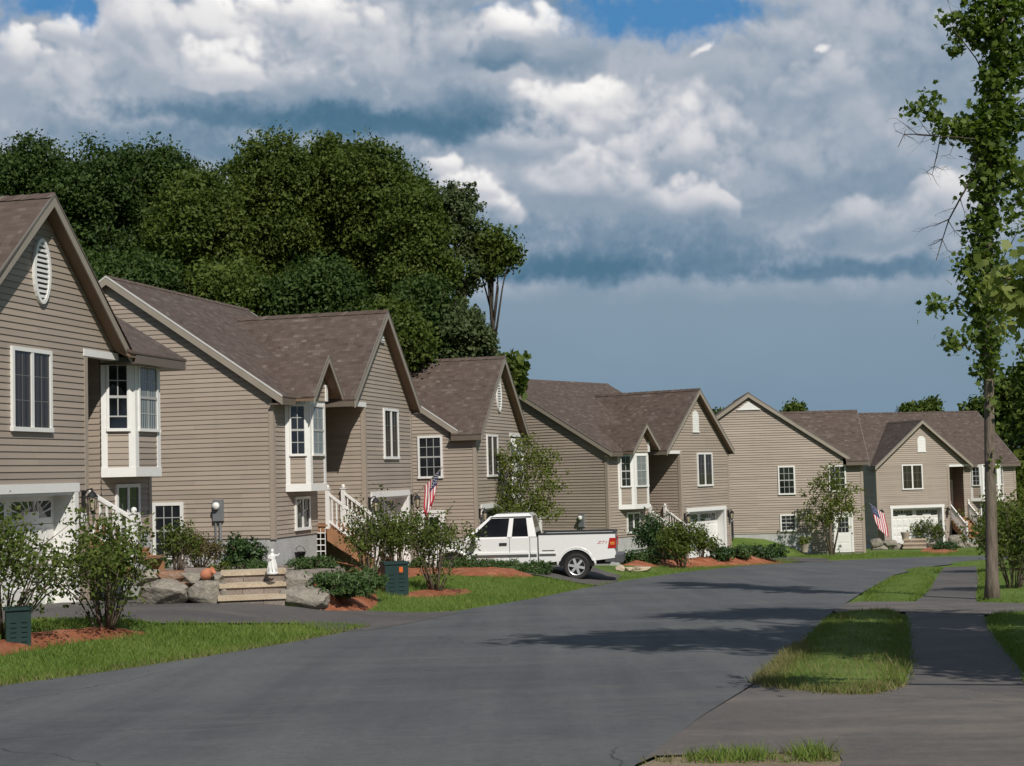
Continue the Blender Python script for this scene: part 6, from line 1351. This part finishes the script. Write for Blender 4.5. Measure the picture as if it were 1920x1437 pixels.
def cloud_image(W=2048, Hh=704):
    """colour and opacity of the cloud deck over azimuth -40..40 deg, elevation -3..24.5 deg (numpy, nothing is read from disk)"""
    r = np.random.default_rng(12)
    az = np.radians(np.linspace(-40, 40, W)); el = np.radians(np.linspace(-3, 24.5, Hh))
    X = 960 + F * np.tan(az)[None, :] * np.ones((Hh, 1)); Y = 886 - F * np.tan(el - 0)[:, None] - ROLL * (X - 960)
    def perlin(x, y, seed):
        g = np.random.default_rng(seed); th = g.uniform(0, 2 * np.pi, (256, 256)); gx_, gy_ = np.cos(th), np.sin(th)
        xi, yi = np.floor(x).astype(int), np.floor(y).astype(int); fx, fy = x - xi, y - yi
        u, v = fx * fx * fx * (fx * (fx * 6 - 15) + 10), fy * fy * fy * (fy * (fy * 6 - 15) + 10); o = 0
        for dx in (0, 1):
            for dy in (0, 1):
                a, b = (xi + dx) & 255, (yi + dy) & 255; o = o + (gx_[a, b] * (fx - dx) + gy_[a, b] * (fy - dy)) * (u if dx else 1 - u) * (v if dy else 1 - v)
        return o * 1.45
    def fbm(x, y, s, n=6, seed=0, billow=False, gain=.5):
        t, a, tot = 0, 1, 0
        for i in range(n):
            q = perlin(x / s + 31.7 * i, y / s + 17.3 * i, seed + i); t = t + a * (np.abs(q) if billow else q); tot += a; a *= gain; s /= 2.03
        return t / tot
    def ss(a, b, x): t = np.clip((x - a) / (b - a), 0, 1); return t * t * (3 - 2 * t)
    def blur(a, k):
        for ax in (0, 1):
            c = np.cumsum(np.pad(a, [(k + 1, k) if i == ax else (0, 0) for i in range(a.ndim)], 'edge'), axis=ax); n = a.shape[ax]
            sl = lambda s: tuple(slice(s, s + n) if i == ax else slice(None) for i in range(a.ndim)); a = (c[sl(2 * k + 1)] - c[sl(0)]) / (2 * k + 1)
        return a
    wx = fbm(X, Y, 130, 5, 50) * 40 + fbm(X, Y, 30, 4, 90) * 9; wy = fbm(X, Y, 130, 5, 60) * 30 + fbm(X, Y, 30, 4, 95) * 7
    XW, YW = X + wx, Y + wy
    bil = fbm(X + wx * .5, Y * 1.05 + wy * .5, 112, 6, 7, True, .50); fine = fbm(X, Y, 22, 5, 33, False, .6)
    # veil: grey deck between the masses
    sh = .48 + .26 * fbm(XW, YW * 1.15, 240, 5, 3) + .04 * fine + .05 * ss(560, 60, Y) + (bil - .25) * .12
    rgb_t = sh
    # masses, far to near: (column, row, half width, half height, crown brightness, foot brightness, opacity, lobes, crispness)
    MASS = [(1730, 110, 260, 130, .66, .50, .8, 18, .3), (1470, 130, 250, 90, .64, .50, .8, 18, .3), (1560, 175, 120, 66, .76, .52, .7, 12, .4), (1660, 320, 210, 120, .60, .44, .7, 18, .3), (1800, 395, 90, 84, .88, .56, .9, 12, .5), (1640, 440, 170, 60, .72, .46, .9, 16, .4), (1460, 330, 190, 110, .64, .46, .8, 18, .3), (2100, 250, 260, 200, .62, .46, .9, 20, .5), (-350, 150, 300, 160, .66, .48, .9, 20, .5),
            (1290, 235, 190, 90, .80, .54, .9, 20, .4), (1190, 300, 250, 115, .84, .50, .9, 26, .4), (1010, 320, 150, 110, .80, .54, .9, 18, .4), (1090, 215, 120, 100, .97, .60, .95, 18, .5), (1275, 390, 130, 66, .84, .48, .95, 14, .5), (1110, 350, 160, 76, .84, .48, .9, 16, .4), (980, 262, 120, 64, .76, .48, .9, 14, .4),
            (930, 380, 84, 54, .98, .62, .95, 12, .5), (895, 340, 78, 46, 1.03, .70, .95, 12, .5), (848, 300, 58, 30, 1.02, .76, .95, 10, .5), (800, 80, 210, 86, .74, .50, .85, 18, .4), (985, 46, 124, 52, 1.0, .62, 1, 16, .6), (1070, 92, 120, 60, .58, .42, .95, 12, .4), (945, 98, 96, 42, .46, .34, .95, 11, .5), (870, 195, 140, 74, .56, .34, .85, 14, .3),
            (690, 120, 210, 100, .72, .50, .9, 20, .4), (610, 26, 140, 50, .94, .66, .95, 16, .5), (490, 20, 170, 58, 1.03, .72, 1, 18, .6), (262, 14, 86, 82, .99, .66, 1, 14, .8), (340, 105, 240, 110, .86, .58, .95, 26, .5), (510, 160, 220, 70, .82, .46, .9, 20, .4), (420, 132, 110, 70, 1.0, .70, .9, 14, .3), (125, 80, 70, 40, .94, .64, 1, 11, .8), (80, 190, 170, 90, .74, .54, .95, 18, .4), (34, 135, 62, 66, .92, .62, 1, 11, .6), (200, 240, 190, 50, .70, .50, .9, 14, .3)]
    for (cx, cy, rx, ry, tb, bb, op, nl, cr) in MASS:
        sel = (np.abs(X - cx) < rx * 1.7 + 60) & (np.abs(Y - cy) < ry * 1.8 + 60)
        if not sel.any(): continue
        js = np.where(sel.any(1))[0]; is_ = np.where(sel.any(0))[0]; s = (slice(js[0], js[-1] + 1), slice(is_[0], is_[-1] + 1))
        x, y = XW[s], YW[s]; Hf = np.zeros(x.shape); R0 = (rx * ry) ** .5
        lob = [(cx, cy, rx * .72, ry * .72)]
        for k in range(nl):
            a = r.uniform(-.15 * np.pi, 1.15 * np.pi); q = r.uniform(.35, .72); lob.append((cx + np.cos(a) * rx * q, cy - np.sin(a) * ry * q, R0 * r.uniform(.24, .44), R0 * r.uniform(.22, .38)))
        acc = 0
        for (lx, ly, ax, ay) in lob:
            d2 = ((x - lx) / ax) ** 2 + ((y - ly) / ay) ** 2; h = np.sqrt(np.clip(1.25 - d2, 0, None)) * min(ax, ay); acc = acc + h ** 5
        Hf = acc ** .2
        b = bil[s]; thick = Hf * .95 + (b - .20) * R0 * .62 * np.clip(Hf / (R0 * .22), 0, 1)
        al = ss(.0, .16 + .62 * (1 - cr), thick / R0 + fine[s] * .16 + (b - .25) * .35 - .06); al = blur(al, 1) * op
        form = 0
        for k, wgt in ((18, .50), (8, .34), (3, .16)):
            Hs = blur(thick, k); gy, gx_ = np.gradient(Hs); gx_, gy = gx_ / 1.95, gy / 1.95; form = form + wgt * ((.52 - gx_ * .22 - gy * .70) / np.sqrt(1 + gx_ ** 2 + gy ** 2))
        vert = np.clip(.5 - (y - cy) / (2 * ry), 0, 1)
        shade = bb + (tb - bb) * np.clip(ss(.02, .98, form) * 1.05 * (.62 + .5 * vert) + .04, 0, 1.15) - .05 * (1 - vert) + fine[s] * .03 + (b - .25) * .06
        rgb_t[s] = rgb_t[s] * (1 - al) + shade * al
    # shaded flat undersides
    for (cx, cy, rx, ry, v, op) in [(520, 224, 430, 26, .24, .8), (740, 230, 340, 40, .18, .9), (880, 195, 110, 40, .28, .5), (330, 285, 430, 46, .30, .7), (760, 300, 90, 60, .34, .5), (1070, 505, 290, 36, .19, .92), (1370, 490, 220, 34, .28, .75), (1620, 518, 320, 24, .26, .85), (1150, 455, 280, 46, .34, .65), (720, 420, 280, 60, .27, .7), (1700, 360, 90, 40, .40, .4), (2200, 500, 400, 40, .3, .8), (-400, 330, 400, 60, .32, .8)]:
        d = np.sqrt(((XW - cx) / rx) ** 2 + ((YW - cy) / np.where(YW > cy, ry * .85, ry * 1.3)) ** 2) + fine * .18 + (bil - .25) * .5
        al = ss(1.15, .25, d) * op; rgb_t = rgb_t * (1 - al) + (v + .06 * fine) * al
    for (cx, cy, rx, ry) in [(1340, 88, 19, 8), (1566, 97, 14, 8)]:
        d = np.sqrt(((X + wx * .3 - cx) / rx) ** 2 + ((Y + wy * .3 + (X - cx) * (.5 if cx == 1340 else 0) - cy) / ry) ** 2) + fine * .8; al = ss(1.5, .3, d) * .8; rgb_t = rgb_t * (1 - al) + .98 * al
    stops = np.array([.10, .22, .34, .46, .58, .72, .86, 1.0]); cr_ = np.array([(.058, .142, .222), (.085, .180, .272), (.150, .242, .340), (.262, .338, .430), (.395, .445, .520), (.560, .580, .630), (.770, .765, .775), (.97, .955, .94)])
    col = np.stack([np.interp(rgb_t, stops, cr_[:, i]) for i in range(3)], -1)
    # plain haze under the cloud base
    yb = 545 + 16 * fbm(X, Y, 200, 5, 71) * 2 + 22 * fbm(X * .7, Y, 420, 3, 77); cm = ss(34, -18, Y - yb)
    t = np.clip((Y - 560) / 310, 0, 1)[..., None]; low = np.array([.232, .322, .408]) * (1 - t) + np.array([.176, .268, .362]) * t; low = low * (1 + .05 * fbm(X, Y * 2, 300, 4, 41))[..., None]
    ad = ss(1.2, .2, np.sqrt(((XW - 1480) / 170) ** 2 + ((YW - 552) / 16) ** 2) + fine * .3)[..., None] * .35; low = low * (1 - ad) + np.array([.30, .37, .45]) * ad
    col = low * (1 - cm[..., None]) + col * cm[..., None]
    # torn openings to the clear sky
    op = 0
    for (cx, cy, rx, ry, a) in [(90, 22, 96, 42, 1.1), (168, 44, 26, 36, .9), (1230, 0, 190, 44, 1.0), (1400, 34, 140, 38, .72), (1170, 46, 110, 30, .6), (1250, 70, 160, 24, .35), (4, 85, 26, 44, .5), (940, 2, 60, 12, .6), (700, -120, 200, 60, 1), (1500, -160, 300, 70, 1.2)]:
        op = op + a * np.exp(-(((XW - cx) / rx) ** 2 + ((YW - cy) / ry) ** 2))
    veil = ss(.22, 1.05, op + fine * .30 - (bil - .25) * .8 + .20 * fbm(X, Y, 90, 5, 15))
    # bright torn rims where cloud meets the opening
    alpha = 1 - veil * .94
    # beyond the modelled deck: unseen sky, an even grey dimmed to deepen shadows
    fd = (ss(0, .06, np.linspace(0, 1, W))[None, :] * ss(1, .94, np.linspace(0, 1, W))[None, :] * ss(1, .93, np.linspace(0, 1, Hh))[:, None])[..., None]
    even = np.array([.17, .225, .31]) * (1 - t * 1.0) + low * t * .75
    return np.concatenate([even * (1 - fd) + col * fd, 1 - (1 - alpha[..., None]) * fd], -1)
# ================================================================== CAMERA, LIGHT, SKY
cam = bpy.data.objects.new('Camera', bpy.data.cameras.new('Camera')); C.objects.link(cam)
cam.data.sensor_width = 36; cam.data.lens = 36 * F / 1920; cam.data.clip_end = 6000; cam.data.clip_start = .2
cp, sp = math.cos(PITCH), math.sin(PITCH); fwd = Vector((0, cp, sp)); rt = Vector((1, 0, 0)); upv = Vector((0, -sp, cp)); c_, s_ = math.cos(ROLL), math.sin(ROLL)
r2 = rt * c_ - upv * s_; u2 = rt * s_ + upv * c_
cam.matrix_world = Matrix(((r2.x, u2.x, -fwd.x, 0), (r2.y, u2.y, -fwd.y, 0), (r2.z, u2.z, -fwd.z, 0), (0, 0, 0, 1)))
S.camera = cam
AZ, EL = -22.0, 43.0                                               # direction the light travels (from +Y towards +X) and its height
ld = Vector((math.sin(rad(AZ)) * math.cos(rad(EL)), math.cos(rad(AZ)) * math.cos(rad(EL)), -math.sin(rad(EL))))
sun = bpy.data.objects.new('Sun', bpy.data.lights.new('Sun', 'SUN')); C.objects.link(sun); sun.data.energy = SUN_E; sun.data.angle = rad(.5); sun.data.color = (1, .95, .87)
sun.rotation_euler = ld.to_track_quat('-Z', 'Y').to_euler()
wd = bpy.data.worlds.new('World'); S.world = wd; wd.use_nodes = True; nt = wd.node_tree; bg = nt.nodes['Background']; bg.inputs['Strength'].default_value = .1
sky = nt.nodes.new('ShaderNodeTexSky'); sky.sky_type = 'NISHITA'; sky.sun_disc = False; sky.sun_elevation = rad(EL); sky.sun_rotation = rad(AZ + 180)
g = coord(nt, 'Generated'); sx3 = node(nt, 'ShaderNodeSeparateXYZ'); nt.links.new(g, sx3.inputs[0])
az = mth(nt, 'ARCTAN2', sx3.outputs[0], sx3.outputs[1]); el = mth(nt, 'ARCSINE', sx3.outputs[2])
def px_dir(px, py): r = ray(px, py).normalized(); return math.atan2(r.x, r.y), math.asin(r.z)
CI = cloud_image(); im = bpy.data.images.new('cloud_deck', CI.shape[1], CI.shape[0], alpha=True, float_buffer=True); im.alpha_mode = 'CHANNEL_PACKED'
im.pixels.foreach_set(np.ascontiguousarray(CI, np.float32).ravel()); im.update(); im.pack()
uu = mth(nt, 'MULTIPLY_ADD', az, 1 / rad(80), .5); ve = mth(nt, 'MULTIPLY_ADD', el, 1 / rad(27.5), 3 / 27.5)
cv = node(nt, 'ShaderNodeCombineXYZ'); nt.links.new(uu, cv.inputs[0]); nt.links.new(ve, cv.inputs[1])
ti = nt.nodes.new('ShaderNodeTexImage'); ti.image = im; ti.extension = 'EXTEND'; ti.interpolation = 'Cubic'; nt.links.new(cv.outputs[0], ti.inputs['Vector'])
clear = mixc(nt, 1.0, sky.outputs[0], (.042, .115, .185), 'MULTIPLY')
col = mixc(nt, ti.outputs['Alpha'], mixc(nt, .8, clear, (.052, .195, .385)), ti.outputs['Color'])
fin = mixc(nt, 1.0, col, (10.0, 10.0, 10.0), 'MULTIPLY')
nt.links.new(fin, bg.inputs['Color'])
S.view_settings.view_transform = 'Standard'; S.view_settings.look = 'None'; S.view_settings.gamma = 1; S.view_settings.exposure = EXPO
S.cycles.use_denoising = True; S.cycles.max_bounces = 6; S.cycles.transparent_max_bounces = 6; S.cycles.diffuse_bounces = 3
